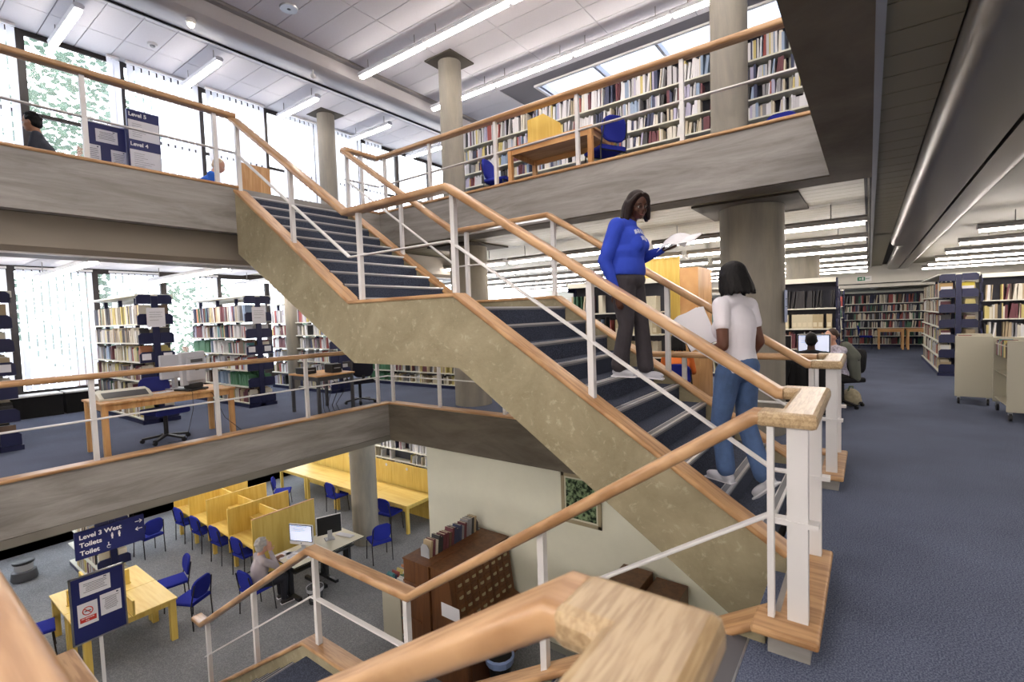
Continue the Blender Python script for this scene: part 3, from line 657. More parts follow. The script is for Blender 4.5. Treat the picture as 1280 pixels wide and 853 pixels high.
# right of the corridor: long side along y
shelving('double shelving unit with navy end brackets right of the corridor', (1.62, 14.8, 0), HP, 4.5, 2.3, 6, ['tan', 'mixed', 'tan', 'dark', 'tan'], depth=.33, seed=11, where='the right corridor unit', signs=False)
shelving('right hand shelving unit of brown volumes behind the book carts', (2.0, 14.9, 0), 0, 2.7, 2.25, 5, ['tan', 'tan', 'tan'], double=False, seed=12, where='the case behind the carts', bays_frame='navy')
# upper level
shelving('long cream bookcase running behind the upper balcony railing', (-7.25, 8.5, Z5), 0, 7.2, 2.25, 7, 'pale', double=False, seed=13, where='the upper case', bays_frame='cream', dens=.96)
# lowest level
shelving('cream shelves partly filled, beyond the long yellow benches', (-12.6, 9.7, Z3), 0, 5.4, 1.95, 5, ['pale', 'pale'], double=False, seed=14, where='the lowest level shelves', dens=.5, bays_frame='cream')
shelving('low navy shelving unit behind the hanging level sign', (-12.4, 2.95, Z3), PI, 2.2, 1.45, 3, 'tan', seed=15, where='the unit behind the sign')
# ---- yellow wooden shaft and sloping board seen behind the bookcases
t = thing('wooden_enclosure', 'tall yellow timber enclosure rising behind the box file bookcase', 'enclosure', (-3.0, 8.8, 0))
ob('front_panel', MB().box(-.75, .28, 0, .04, 0, 2.62), M_ply, t); ob('side_panel', MB().box(.285, .60, .0, .9, 0, 2.45), M_beech, t); ob('cornice', MB().box(-.76, .29, -.02, .05, 2.62, 2.66), M_ply, t)
# ================================================================= FURNITURE
def table(label, x0, x1, y0_, y1_, z, h, m1, m2, leg=.06, name='table', cat='table', group=None, black=False):
    t = thing(name, label, cat, ((x0+x1)/2, (y0_+y1_)/2, z), 0, group); a = (x1-x0)/2; b = (y1_-y0_)/2
    ob('tabletop', MB().box(-a, a, -b, b, h-.03, h), m1, t, bevel=.005)
    for s in (-1, 1): ob('rail', MB().box(-a+.03, a-.03, s*(b-.05)-.01, s*(b-.05)+.01, h-.11, h-.03), m2, t); ob('rail', MB().box(s*(a-.05)-.01, s*(a-.05)+.01, -b+.03, b-.03, h-.11, h-.03), m2, t)
    for sx in (-1, 1):
        for sy_ in (-1, 1): ob('leg', MB().box(sx*(a-.02)-(leg if sx > 0 else 0), sx*(a-.02)+(leg if sx < 0 else 0), sy_*(b-.02)-(leg if sy_ > 0 else 0), sy_*(b-.02)+(leg if sy_ < 0 else 0), 0, h-.03), m2, t)
    return t
def panel_back(w_, h, th, bow, r, n=10):
    """upholstered rounded rectangle, in local yz plane"""
    mb = MB(); pr = [(y, z) for y, z in rrect(w_, h, r, 5)]
    k = len(pr); vs = []
    for s, sc_ in ((-th/2, .93), (-th/2+.012, 1), (th/2-.012, 1), (th/2, .93)): vs += [(s+bow*(y/(w_/2))**2, y*sc_, z*sc_) for y, z in pr]
    fs = [tuple(range(k))[::-1], tuple(range(3*k, 4*k))] + [(j*k+i, j*k+(i+1) % k, (j+1)*k+(i+1) % k, (j+1)*k+i) for j in range(3) for i in range(k)]
    return mb.add(vs, fs)
def make_chair(label, loc, rz, arms=False):
    """four legged stacking chair; sitter faces local +x"""
    t = thing('chair', label, 'chair', loc, rz)
    s = MB().sweep([(-.21, 0, .455), (.21, 0, .455)], rrect(.44, .06, .028)); o = ob('seat', s, M_blue, t, smooth=True)
    b = ob('backrest', panel_back(.42, .36, .045, .03, .15), M_blue, t, loc=(-.25, 0, .70), rot=(0, -.12, 0), smooth=True)
    for q in (-1, 1):
        ob('leg', MB().tube([(.17, q*.22, .43), (.2, q*.23, .0)], .011, 8), M_dkfr, t, smooth=True)
        ob('leg', MB().tube([(-.22, q*.22, .0), (-.2, q*.22, .43), (-.27, q*.19, .8)], .011, 8), M_dkfr, t, smooth=True)
        if arms: ob('armrest', MB().tube([(-.24, q*.23, .66), (.1, q*.25, .67), (.17, q*.22, .43)], .014, 8), M_dkfr, t, smooth=True)
    ob('seat_frame', MB().tube([(.18, -.22, .42), (.18, .22, .42)], .01, 6).tube([(-.19, -.22, .42), (-.19, .22, .42)], .01, 6), M_dkfr, t)
    return t
CH0 = make_chair('blue upholstered chair at the right of the yellow table by the notice board', (-9.75, 3.35, Z3), PI*1.15)
def chair(label, x, y, z, rz, **k): return dup(CH0, (x, y, z), rz, label)
# right chair of notice board table faces -x (sitter looks to table)
chair('blue chair at the left end of the yellow table, half hidden by the notice board', -10.9, 1.55, Z3, HP*.9)
for i, x in enumerate((-10.68, -11.72, -12.74, -13.7)): chair('blue chair at the yellow study booths, %s' % ['nearest the old person', 'second from the end panel', 'third from the end panel', 'farthest left'][i], x, 4.78, Z3, HP+.08)
chair('blue chair standing apart near the hanging sign', -13.6, 3.9, Z3, PI+.2)
chair('blue chair at the right end of the computer desks', -8.75, 6.7, Z3, PI-.35)
chair('blue chair tucked behind the round column at the long bench', -9.75, 7.85, Z3, HP+.1)
chair('blue chair at the middle of the long bench, left of the column', -12.0, 7.85, Z3, HP)
chair('blue chair at the left end of the long bench', -13.7, 7.2, Z3, HP*.6)
chair('blue chair half hidden behind a leg of the yellow table', -10.7, 3.4, Z3, -HP*1.1)
chair('blue chair on the upper level left of the wooden table', -5.2, 6.9, Z5, .15)
chair('blue chair on the upper level right of the wooden table', -3.12, 6.7, Z5, PI-.5)
chair('blue chair whose back just shows at the right end of the upper railing', -1.02, 7.8, Z5, -HP)
chair('blue chair by the wooden tables at the far end of the corridor', -.1, 23.3, 0, 0)
chair('blue chair of the person in orange behind the far handrail', -2.45, 7.75, 0, HP+.3)
# chair of the old person with arms
make_chair('blue chair with black arms that the grey haired person sits on', (-9.1, 4.2, Z3), HP+.1, arms=True)
# tables, lowest level
table('yellow table with low dividers behind the notice board, near half', -10.45, -9.45, 1.8, 3.05, Z3, .72, M_plyx, M_ply, .09)
table('yellow table with low dividers behind the notice board, far half', -11.45, -10.46, 1.8, 3.05, Z3, .72, M_plyx, M_ply, .09)
for a, b, c, d, l in ((-10.0, -9.4, 2.42, 2.45, 'low yellow desk divider in front, beside the notice board'), (-10.75, -10.72, 1.9, 2.75, 'low yellow divider across the yellow tables'), (-11.4, -10.8, 2.2, 2.23, 'low yellow divider at the far end of the yellow tables')):
    t = thing('desk_divider', l, 'divider', ((a+b)/2, (c+d)/2, Z3+.72)); ob('panel', MB().box(-(b-a)/2, (b-a)/2, -(d-c)/2, (d-c)/2, 0, .26), M_ply, t)
    ob('foot_strip', MB().box(-(b-a)/2-.01, (b-a)/2+.01, -(d-c)/2-.012, (d-c)/2+.012, 0, .02), M_ply, t)
# study booths: double row of carrels
t = thing('study_booths', 'double row of yellow wooden study booths', 'carrel', (-10.12, 5.33, Z3))
for i, x in enumerate((0, -1.08, -2.12, -3.1, -4.05)): ob('end_panel' if i == 0 else 'divider_panel', MB().box(x-.03, x, -.69, .69, .35 if i else .0, 1.31), M_ply, t)
ob('spine_panel', MB().box(-4.05, -.03, -.015, .015, .3, 1.22), M_ply, t)
for s, (a, b) in enumerate(((-.68, -.02), (.02, .68))):
    for k in range(4):
        xa = (0, -1.08, -2.12, -3.1, -4.05)[k]; xb = (0, -1.08, -2.12, -3.1, -4.05)[k+1]
        ob('desk_top', MB().box(xb+.001, xa-.031, a, b, .69, .72), M_plyx, t)
        ob('booth_shelf', MB().box(xb+.001, xa-.031, *((-.24, -.016) if s == 0 else (.016, .24)), .98, 1.0), M_plyx, t)
for x in (-.06, -1.05, -2.1, -3.1, -4.0):
    for y in (-.6, .54): ob('leg', MB().box(x-.07, x, y, y+.07, 0, .69), M_ply, t)
ob('cap_strip', MB().box(-.035, .005, -.69, .69, 1.31, 1.325), M_beech, t)
# long bench with back panel
for i in range(4):
    x1_ = -9.12-1.5*i
    table('%s yellow table of the long bench on the lowest level' % ['right end', 'second', 'third', 'left end'][i], x1_-1.49, x1_, 7.85, 8.75, Z3, .72, M_plyx, M_ply, .07)
t = thing('bench_screen', 'long yellow screen of panels behind the bench tables', 'screen', (-9.1, 8.8, Z3))
for i in range(7): ob('screen_panel', MB().box(-.85*(i+1)+.006, -.85*i-.006, 0, .03, .3, 1.33), M_ply, t); ob('socket_disc', MB().tube([(-.85*i-.2, -.012, 1.22), (-.85*i-.2, 0, 1.22)], .04, 12), M_white, t)
ob('screen_foot', MB().box(-5.95, 0, .0, .03, 0, .29), M_ply, t)
# computer desks
def t_desk(label, x0, x1, y0_, y1_):
    t = thing('computer_desk', label, 'desk', ((x0+x1)/2, (y0_+y1_)/2, Z3)); a = (x1-x0)/2; b = (y1_-y0_)/2
    ob('tabletop', MB().box(-a, a, -b, b, .69, .715), mat('cream laminate', '#d8d3bd', .45), t); ob('edge_band', MB().box(-a-.004, a+.004, -b-.004, b+.004, .694, .711), M_dkfr, t)
    for s in (-1, 1):
        ob('leg', MB().box(-.1, -.02, s*(b-.12)-.03, s*(b-.12)+.03, .06, .69).box(.04, .10, s*(b-.12)-.03, s*(b-.12)+.03, .06, .69), M_dkfr, t); ob('foot', MB().box(-a+.08, a-.05, s*(b-.12)-.035, s*(b-.12)+.035, 0, .06), M_dkfr, t)
    ob('cable_tray', MB().box(-.2, .25, -b+.1, b-.1, .5, .53), M_dkfr, t); return t
t_desk('cream computer desk at which the grey haired person sits', -9.5, -8.66, 4.68, 5.46)
t_desk('cream computer desk next to the round column', -9.6, -8.66, 5.47, 6.25)
def imac(label, loc, rz, on=True, flat=False, w_=.50):
    t = thing('computer', label, 'computer', loc, rz); h = w_*.62      # screen faces local -y
    ob('foot', MB().prism([(-.1, 0), (.1, 0), (.09, .012), (-.09, .012)], -.08, .1, 'y'), M_grey, t)
    ob('stand', MB().bar((0, .06, .01), (0, .05, .2), .09, .012, (0, 1, 0)), M_grey, t)
    b = ob('monitor_case', MB().box(-w_/2, w_/2, 0, .04, .12, .2+h), M_white if on else M_white, t, bevel=.008)
    ob('rear_shell', MB().box(-w_/2+.01, w_/2-.01, .04, .05, .13, .19+h), M_dkfr, t)
    ob('bezel', MB().box(-w_/2+.004, w_/2-.004, -.003, 0, .19, .196+h), M_dkfr, t)
    s = ob('screen', MB().box(-w_/2+.022, w_/2-.022, -.006, -.003, .205, .18+h), mat('lit screen', '#e6ecf6', .3, emit='#cfdcff', es=.7) if on else M_dkfr, t)
    if on:
        ob('page_line', MB().box(-w_/2+.05, w_/2-.12, -.008, -.006, .16+h, .168+h).box(-w_/2+.05, w_/2-.2, -.008, -.006, .12+h, .126+h).box(-w_/2+.05, w_/2-.16, -.008, -.006, .09+h, .096+h).box(-w_/2+.05, w_/2-.2, -.008, -.006, .06+h, .066+h), mat('screen text', '#5c7fb8', .5), s)
        ob('emblem', MB().tube([(0, -.002, .155), (0, .0, .155)], .012, 12), M_dkfr, b)
    return t
imac('white all in one computer showing a web page before the grey haired person', (-9.2, 5.15, Z3+.715), .38, w_=.54)
imac('second all in one computer seen from its black back', (-9.2, 5.78, Z3+.715), -1.95, on=False)
for l, x, y, r in (('white keyboard in front of the lit computer', -8.93, 4.98, .8), ('white keyboard on the desk near the column', -9.05, 6.05, .2)):
    k_ = thing('keyboard', l, 'keyboard', (x, y, Z3+.717), r); ob('body', MB().box(-.21, .21, -.07, .07, 0, .015), M_white, k_, bevel=.004)
    kk = MB()
    for i in range(12):
        for j in range(4): kk.box(-.2+i*.033, -.172+i*.033, -.06+j*.03, -.035+j*.03, .015, .02)
    ob('keys', kk, M_paper, k_, kind='stuff')
for l, x, y, r in (('loose white sheets left of the keyboard on the computer desk', -9.35, 4.85, .3), ('folded paper beside the grey haired person on the desk', -9.2, 4.95, 1.1)):
    k_ = thing('paper_sheet', l, 'paper', (x, y, Z3+.7165), r); ob('sheet', MB().box(-.105, .105, -.148, .148, 0, .002), M_paper, k_); ob('text_lines', MB().box(-.08, .08, -.1, -.094, .002, .0025).box(-.08, .06, -.06, -.054, .002, .0025).box(-.08, .08, -.02, -.014, .002, .0025).box(-.08, .05, .05, .056, .002, .0025), M_ink, k_)
bn = thing('waste_bin', 'wire mesh waste bin with a clear liner under the computer desk', 'bin', (-8.45, 4.95, Z3))
ob('basket', MB().lathe((0, 0, 0), [(.10, 0), (.115, .005), (.14, .3), (.145, .3), (.15, .295)], 20), mat('wire mesh', '#33353a', .5, alpha=.6), bn); ob('liner', MB().lathe((0, 0, 0), [(.09, .05), (.13, .28), (.16, .31), (.155, .24)], 14), mat('clear plastic bag', '#dfe3ea', .3, alpha=.5), bn)
bn = thing('waste_bin', 'bin with a blue bag on the floor below the front handrail', 'bin', (-4.3, 5.3, Z3))
ob('basket', MB().lathe((0, 0, 0), [(.14, 0), (.18, .4), (.19, .4)], 20), M_dkfr, bn); ob('liner', MB().lathe((0, 0, 0), [(.15, .3), (.19, .42), (.22, .40), (.2, .3)], 14), mat('blue bin bag', '#8fa6d8', .3), bn)
st = thing('kick_stool', 'round black rolling step stool on the lowest level at the left', 'stool', (-14.6, 1.95, Z3))
ob('base', MB().lathe((0, 0, 0), [(.21, .02), (.22, .05), (.2, .2), (.17, .22)], 24), M_greyd, st, smooth=True); ob('drum', MB().lathe((0, 0, 0), [(.15, .2), (.16, .36)], 24), M_grey, st, smooth=True); ob('tread', MB().lathe((0, 0, 0), [(.17, .36), (.18, .38), (.18, .41), (.16, .42)], 24), M_dkfr, st, smooth=True)
# ---- card catalogue
cc = thing('card_catalogue', 'brown wooden card catalogue with small brass handled drawers', 'cabinet', (-4.9, 5.5, Z3))
zt = 1.66
ob('carcass', MB().prism([(-.25, 0), (.42, 0), (.42, .75), (.22, .82), (.10, zt), (-.25, zt)], -.68, .72, 'y'), M_walnut, cc)
ob('top_board', MB().box(-.26, .13, -.69, .73, zt, zt+.02), M_walnut, cc)
sl = Vector((.10-.22, 0, zt-.82)).normalized()
for i in range(8):
    for j in range(4):
        zz = .93+j*.17; xx = .22+(.10-.22)*(zz-.82)/(zt-.82)
        yy = -.50+i*.155
        d = ob('drawer', MB().obox((xx+.006, yy, zz), (.02, .14, .15), Matrix.Rotation(-.14, 3, 'Y')), M_walnut, cc)
        ob('drawer_pull', MB().obox((xx+.024, yy, zz), (.012, .075, .03)).obox((xx+.03, yy, zz-.014), (.02, .05, .006)), mat('brass', '#b9b08f', .35, metal=.7), d)
ob('lower_door', MB().box(.42, .435, -.6, .0, .08, .7).box(.42, .435, .03, .65, .08, .7), M_walnutd, cc)
ob('paper_notice', MB().box(-.05, .3, -.685, -.681, 1.02, 1.22), M_paper, cc); ob('pull_board', MB().box(-.1, .38, -.66, .7, .76, .79), M_walnut, cc)
c2 = thing('wooden_cabinet', 'tall brown wooden cabinet behind the card catalogue carrying a row of books', 'cabinet', (-5.44, 5.5, Z3))
ob('carcass', MB().box(-.27, .27, -.7, .72, 0, 1.66), M_walnut, c2); ob('top_board', MB().box(-.28, .275, -.71, .73, 1.66, 1.68), M_walnut, c2); ob('ledge', MB().box(-.27, .27, -.72, -.70, 1.32, 1.35), M_walnut, c2); ob('handle', MB().box(-.15, .1, -.735, -.72, .78, .8), M_walnut, c2)
rnd = random.Random(3); Mx = Matrix.Translation((-5.42, 4.95, Z3+1.68)) @ Matrix.Rotation(HP, 4, 'Z'); ca = ['tan', 'maroon', 'cream', 'black', 'black', 'maroon', 'maroon', 'brown', 'maroon', 'navy', 'navy', 'navy', 'grey', 'maroon', 'grey', 'grey', 'black', 'tan']
x = .06
for i, cn in enumerate(ca):
    wd_, h_ = rnd.uniform(.035, .05), rnd.uniform(.21, .27)
    BOOKS.append((5000, (cn, dict(PAL['mixed'])[cn]), Mx @ Matrix.Translation((x+wd_/2, 0, 0)) @ Matrix.Rotation(.12, 4, 'Y'), (wd_, .17, h_), 'the brown cabinet', i, False, -1)); x += wd_+.016
for l, q in (('grey metal bookend at the near end of the cabinet books', .0), ('dark bookend at the far end of the cabinet books', 1.14)):
    e = thing('bookend', l, 'bookend', (-5.42, 4.98+q, Z3+1.68)); ob('plate', MB().prism([(-.09, 0), (.09, 0), (.09, .14), (.05, .2), (-.05, .2), (-.09, .14)], -.003, .003, 'y'), M_grey if q == 0 else M_greyd, e); ob('base', MB().box(-.07, .07, 0, .08, 0, .003), M_grey, e)
for i, (x, y, h, l) in enumerate(((-2.55, 5.95, 1.78, 'low brown cabinet top under the stairs, left one'), (-2.1, 6.0, 1.70, 'low brown cabinet top under the stairs, right one'))):
    e = thing('wooden_cabinet', l, 'cabinet', (x, y, Z3)); ob('carcass', MB().box(-.21, .21, -.28, .28, 0, h), M_walnut, e, bevel=.006); ob('door', MB().box(-.19, .19, -.29, -.281, .08, h-.08), M_walnutd, e)
# ---- lowest level book trolley
def cart(label, loc, rz, n_sh=3, books=True, w_=.75, slope=False, seed=0, h=1.13, d=.45):
    t = thing('book_cart', label, 'cart', loc, rz)     # end plates at local +-x
    for s in (-1, 1): ob('end_plate', MB().box(s*w_/2-.012, s*w_/2+.012, -d/2, d/2, .13, h), M_cart, t, bevel=.008)
    for k in range(n_sh): ob('shelf', MB().box(-w_/2+.013, w_/2-.013, -d/2+.02, d/2-.02, .2+k*(h-.3)/(n_sh-1 or 1), .215+k*(h-.3)/(n_sh-1 or 1)), M_cart, t)
    ob('centre_divider', MB().box(-w_/2+.013, w_/2-.013, -.005, .005, .21, h-.08), M_cart, t)
    for sx in (-1, 1):
        for sy_ in (-1, 1):
            c = ob('caster', MB().tube([(sx*(w_/2-.05), sy_*(d/2-.05)-.015, .055), (sx*(w_/2-.05), sy_*(d/2-.05)+.015, .055)], .055, 16), M_dkfr, t)
            ob('caster_fork', MB().box(sx*(w_/2-.05)-.02, sx*(w_/2-.05)+.02, sy_*(d/2-.05)-.022, sy_*(d/2-.05)+.022, .085, .14), M_metal, c)
    return t
cart('beige steel book cart, the left of the two by the corridor shelves', (1.42, 11.15, 0), HP-.13)
cart('beige steel book cart, the nearer right one cut by the picture edge', (1.77, 9.95, 0), HP, w_=.95)
cart('cream trolley full of books beside the card catalogue', (-6.25, 5.35, Z3), HP, h=.95)
def fillcart(cx_, cy_, rz, z, L, where, pal, seed, face=-1, y=-.18, d=.45):
    fill(Matrix.Translation((cx_, cy_, 0)) @ Matrix.Rotation(rz, 4, 'Z'), -L/2, L/2, z, .26, pal, where, .98, rnd=random.Random(seed), y=y, face=face)
for k, z in enumerate((.215, .54, .865)): fillcart(-6.25, 5.35, HP, Z3+z, .7, '%s shelf of the cream trolley' % ['bottom', 'middle', 'top'][k], 'mixed', 40+k, face=1, y=.2); fillcart(-6.25, 5.35, HP, Z3+z, .7, '%s shelf of the cream trolley, far side' % ['bottom', 'middle', 'top'][k], 'mixed', 50+k)
fillcart(1.42, 11.15, HP-.13, .865, .68, 'top of the left cart', 'mixed', 60, face=1, y=.2)
fillcart(1.77, 9.95, HP, .865, .85, 'top of the right cart', 'mixed', 61, face=1, y=.2); 
# ---- boards, signs
def text(s, loc, rot, size, m_, parent=None, label=None, ext=.002, align='LEFT'):
    cu = bpy.data.curves.new('lettering', 'FONT'); cu.body = s; cu.size = size; cu.extrude = ext; cu.align_x = align; cu.offset = size*.022
    o = bpy.data.objects.new('text_source', cu); C.objects.link(o); cu.materials.append(m_); o.location = loc; o.rotation_euler = rot
    bpy.context.view_layer.update(); dg = bpy.context.evaluated_depsgraph_get(); me = bpy.data.meshes.new_from_object(o.evaluated_get(dg))
    mo_ = bpy.data.objects.new('lettering', me); C.objects.link(mo_); mo_.location = loc; mo_.rotation_euler = rot
    bpy.data.objects.remove(o)
    if parent is not None: mo_.parent = parent
    return mo_
M_signt = mat('sign white lettering', '#f2f2f4', .6)
M_sign = mat('sign navy', '#1d2560', .5)
ROTX = (HP, 0, HP)      # text facing +x, reading along +y
sg = thing('hanging_sign', 'navy hanging sign pointing to Level 3 West and toilets', 'sign', (-7.5, 1.43, -1.0))
ob('panel', MB().box(-.015, .015, 0, .68, 0, .33), M_sign, sg)
for s, z in (('Level 3 West', .235), ('Toilets', .14), ('Toilet', .045)): text(s, (.017, .04, z), ROTX, .075, M_signt, sg)
def arrow(par, y, z, d):
    ob('arrow', MB().box(.016, .018, y-.035, y+.035, z-.004, z+.004).bar((.017, y+d*.035, z), (.017, y+d*.01, z+.022), .009, .002, (1, 0, 0)).bar((.017, y+d*.035, z), (.017, y+d*.01, z-.022), .009, .002, (1, 0, 0)), M_signt, par)
arrow(sg, .62, .26, 1); arrow(sg, .62, .165, -1)
for y in (.35, .42): ob('pictogram', MB().tube([(.016, y, .205), (.018, y, .205)], .009, 8).box(.016, .018, y-.011, y+.011, .165, .195).box(.016, .018, y-.007, y+.007, .14, .166), M_signt, sg)
ob('pictogram', MB().tube([(.016, .31, .105), (.018, .31, .105)], .007, 8).box(.016, .018, .306, .314, .07, .098).box(.016, .018, .306, .33, .066, .074).tube([(.017, .313+.02*math.cos(a*.6), .06+.02*math.sin(a*.6)) for a in range(2, 10)], .003, 4), M_signt, sg)
for y in (.1, .58): ob('hanger', MB().box(-.004, .004, y-.004, y+.004, .33, .41), M_dkfr, sg)
def pinned(par, x, y, z, w_, h, lines=6, title=False):
    p = ob('notice', MB().box(x, x+.002, y-w_/2, y+w_/2, z-h/2, z+h/2), M_paper, par); mb = MB()
    for i in range(lines):
        ww = w_*random.uniform(.5, .8); mb.box(x+.002, x+.003, y-ww/2, y+ww/2, z+h*.28-i*h*.62/lines-.003, z+h*.28-i*h*.62/lines+.003)
    ob('printed_lines', mb, M_ink, p); ob('seal', MB().box(x+.002, x+.003, y+w_*.28, y+w_*.38, z+h*.38, z+h*.44), M_navy, p); return p
def board(name, label, loc, w_, h, z0, stand=True, rz=0):
    t = thing(name, label, 'notice board', loc, rz)
    ob('felt_panel', MB().box(-.012, .012, -w_/2, w_/2, z0, z0+h), M_sign, t)
    for a, b, c, d in ((-w_/2, -w_/2+.02, z0, z0+h), (w_/2-.02, w_/2, z0, z0+h), (-w_/2, w_/2, z0, z0+.02), (-w_/2, w_/2, z0+h-.02, z0+h)): ob('frame_rail', MB().box(-.018, .018, a, b, c, d), M_metal, t)
    if stand:
        ob('post', MB().box(-.05, -.02, -.02, .02, .04, z0+h*.5), M_white, t); ob('foot', MB().box(-.3, .3, -.03, .03, 0, .04), M_white, t)
    return t
b = board('notice_board', 'freestanding navy notice board with three papers above the lower stairs', (-8.85, 1.9, Z3), .62, .95, .92)
pinned(b, .013, -.03, 1.68, .34, .22); pinned(b, .013, .13, 1.36, .24, .3, 9)
p = ob('notice', MB().box(.013, .015, -.24, -.02, 1.16, 1.48), M_paper, b); M_red = mat('sign red', '#c8352c', .5)
ob('no_smoking_ring', MB().tube([(.016, -.13+.055*math.cos(a*PI/10), 1.36+.055*math.sin(a*PI/10)) for a in range(21)], .006, 6).bar((.016, -.17, 1.40), (.016, -.09, 1.32), .01, .002, (1, 0, 0)), M_red, p)
ob('cigarette', MB().box(.015, .0165, -.165, -.095, 1.354, 1.366), M_dkfr, p); ob('red_band', MB().box(.015, .0165, -.22, -.04, 1.21, 1.28), M_red, p)
text('NO SMOKING', (.018, -.205, 1.255), ROTX, .022, M_signt, p, ext=.0005); text('area', (.018, -.16, 1.225), ROTX, .022, M_signt, p, ext=.0005)
b = board('notice_board', 'navy notice board with papers on the upper level', (-9.8, 2.62, Z5), .56, .95, .42)
pinned(b, .013, .02, 1.17, .28, .2, 5); pinned(b, .013, -.17, .87, .2, .28); pinned(b, .013, .16, .85, .2, .26)
tw = thing('directory_tower', 'navy and white directory panel listing Level 5, Level 4 and Level 3', 'sign', (-9.6, 3.08, Z5))
ob('body', MB().box(-.03, .03, -.22, .22, 0, 1.63), M_sign, tw)
for i, (s, z) in enumerate((('Level 5', 1.53), ('Level 4', 1.06), ('Level 3', .59))):
    text(s, (.032, -.2, z), ROTX, .085, M_signt, tw); q = ob('white_panel', MB().box(.03, .034, -.21, .21, z-.37, z-.06), M_paper, tw)
    mb = MB()
    for k in range(7): mb.box(.034, .035, -.16, -.16+random.uniform(.12, .3), z-.12-k*.033, z-.116-k*.033)
    ob('printed_lines', mb, M_ink, q)
# exit sign, spot lamp, vents, smoke detector
ex = thing('exit_sign', 'small green and white exit sign on the downstand beam', 'sign', (-.15, 21.84, 2.62)); ob('panel', MB().box(-.22, .22, -.02, .02, -.09, .09), M_white, ex); ob('green_half', MB().box(-.2, .03, -.023, -.02, -.07, .07), mat('sign green', '#2f7a55', .5), ex); ob('running_figure', MB().box(-.05, -.02, -.026, -.023, -.04, .05).box(-.15, -.07, -.026, -.023, -.01, .01), M_signt, ex)
text('EXIT', (.04, -.024, -.025), (HP, 0, 0), .065, mat('sign green', '#2f7a55'), ex, ext=.001)
ex = thing('corridor_dome', 'white dome fitting on the low ceiling past the exit sign', 'lamp', (.15, 23.2, 2.42)); ob('dome', MB().lathe((0, 0, -.16), [(.05, 0), (.13, .04), (.15, .12), (.15, .158)], 20), M_white, ex, smooth=True); ob('ring', MB().lathe((0, 0, -.02), [(.17, 0), (.17, .018)], 20), M_grey, ex)
sp_ = thing('spotlight', 'small round lit spotlight at the top left of the ceiling', 'lamp', (-8.42, 3.42, 6.42)); ob('housing', MB().lathe((0, 0, -.07), [(.05, 0), (.07, .02), (.07, .068)], 20), M_white, sp_, smooth=True); ob('bulb', MB().sphere((0, 0, -.08), .05), mat('warm bulb', '#fff2dd', .4, emit='#fff0d0', es=14), sp_, smooth=True)
sp_ = thing('spotlight', 'small unlit spotlight on the boxed ceiling duct', 'lamp', (-8.4, 5.45, 6.42)); ob('stem', MB().box(-.01, .01, -.01, .01, -.08, 0), M_white, sp_); ob('bulb', MB().sphere((0, 0, -.12), .05), M_white, sp_, smooth=True)
v = thing('ceiling_vent', 'round ceiling vent with a chrome ring at the top', 'vent', (-7.47, 4.48, 6.72)); ob('ring', MB().lathe((0, 0, -.025), [(.07, .0), (.13, .0), (.14, .024)], 24), M_metal, v, smooth=True); ob('core', MB().lathe((0, 0, -.03), [(.01, 0), (.05, .01), (.05, .029)], 16), M_greyd, v)
v = thing('smoke_detector', 'small white smoke detector on the upper window side ceiling', 'detector', (-10.2, 3.5, 6.70)); ob('base', MB().lathe((0, 0, -.03), [(.07, 0), (.08, .028)], 20), M_white, v); ob('chamber', MB().lathe((0, 0, -.06), [(.03, 0), (.045, .028)], 16), M_grey, v)
# picture on the cream wall
pc = thing('framed_picture', 'framed picture of dark green foliage on the cream wall', 'picture', (-3.78, 6.31, -1.45))
F_ = mat('picture frame wood', '#9a8f74', .5); wd, hh = .66, .76
for a, b, c, d in ((0, .05, 0, hh), (wd-.05, wd, 0, hh), (0, wd, 0, .05), (0, wd, hh-.05, hh)): ob('frame_rail', MB().box(a, b, -.025, .0, c, d), F_, pc)
ob('mount', MB().box(.05, wd-.05, -.01, 0, .05, hh-.05), mat('picture mount', '#c8c6b2', .8), pc)
M_pic = speckle('leafy print', '#14231a', '#7f9470', 22, .42, .62, .4, 0); ob('print', MB().box(.08, wd-.08, -.014, -.010, .08, hh-.08), M_pic, pc)
# ---- middle level left table and machines
table('oak table with a typewriter and a monitor by the left railing', -8.85, -8.0, 1.88, 3.55, 0, .74, M_beech, M_beech, .065)
ty = thing('typewriter', 'cream and black electric typewriter lying on the oak table', 'typewriter', (-8.45, 2.25, .74), -.05)
ob('body', MB().prism([(-.22, 0), (.2, 0), (.2, .03), (.02, .09), (-.2, .11), (-.22, .08)], -.3, .3, 'y'), mat('cream plastic', '#cfcdbf', .5), ty, bevel=.008); ob('keyboard_bed', MB().prism([(.03, .086), (.2, .031), (.205, .035), (.04, .096)], -.25, .25, 'y'), M_dkfr, ty); ob('knob', MB().tube([(-.12, -.34, .07), (-.12, -.3, .07)], .025, 12), M_dkfr, ty)
mo = thing('monitor', 'grey white flat monitor seen from behind, standing on the oak table', 'monitor', (-8.35, 3.1, .74), .35)
ob('base', MB().box(-.16, .16, -.2, .12, 0, .03), M_dkfr, mo, bevel=.01); ob('base_hub', MB().box(-.08, .08, -.1, .1, .03, .1), M_dkfr, mo, bevel=.01); ob('case', MB().box(-.03, .03, -.2, .2, .08, .58), mat('light grey plastic', '#b9bcc4', .4), mo, bevel=.012); ob('rear_hump', MB().box(.03, .09, -.14, .14, .14, .5), MATS['light grey plastic'], mo, bevel=.012); ob('port_panel', MB().box(.09, .094, -.1, .1, .42, .47), M_greyd, mo); ob('badge', MB().box(.09, .094, -.03, .03, .3, .33), M_dkfr, mo)
mo = thing('monitor', 'second grey monitor behind the first on the oak table', 'monitor', (-8.72, 2.98, .74), .3)
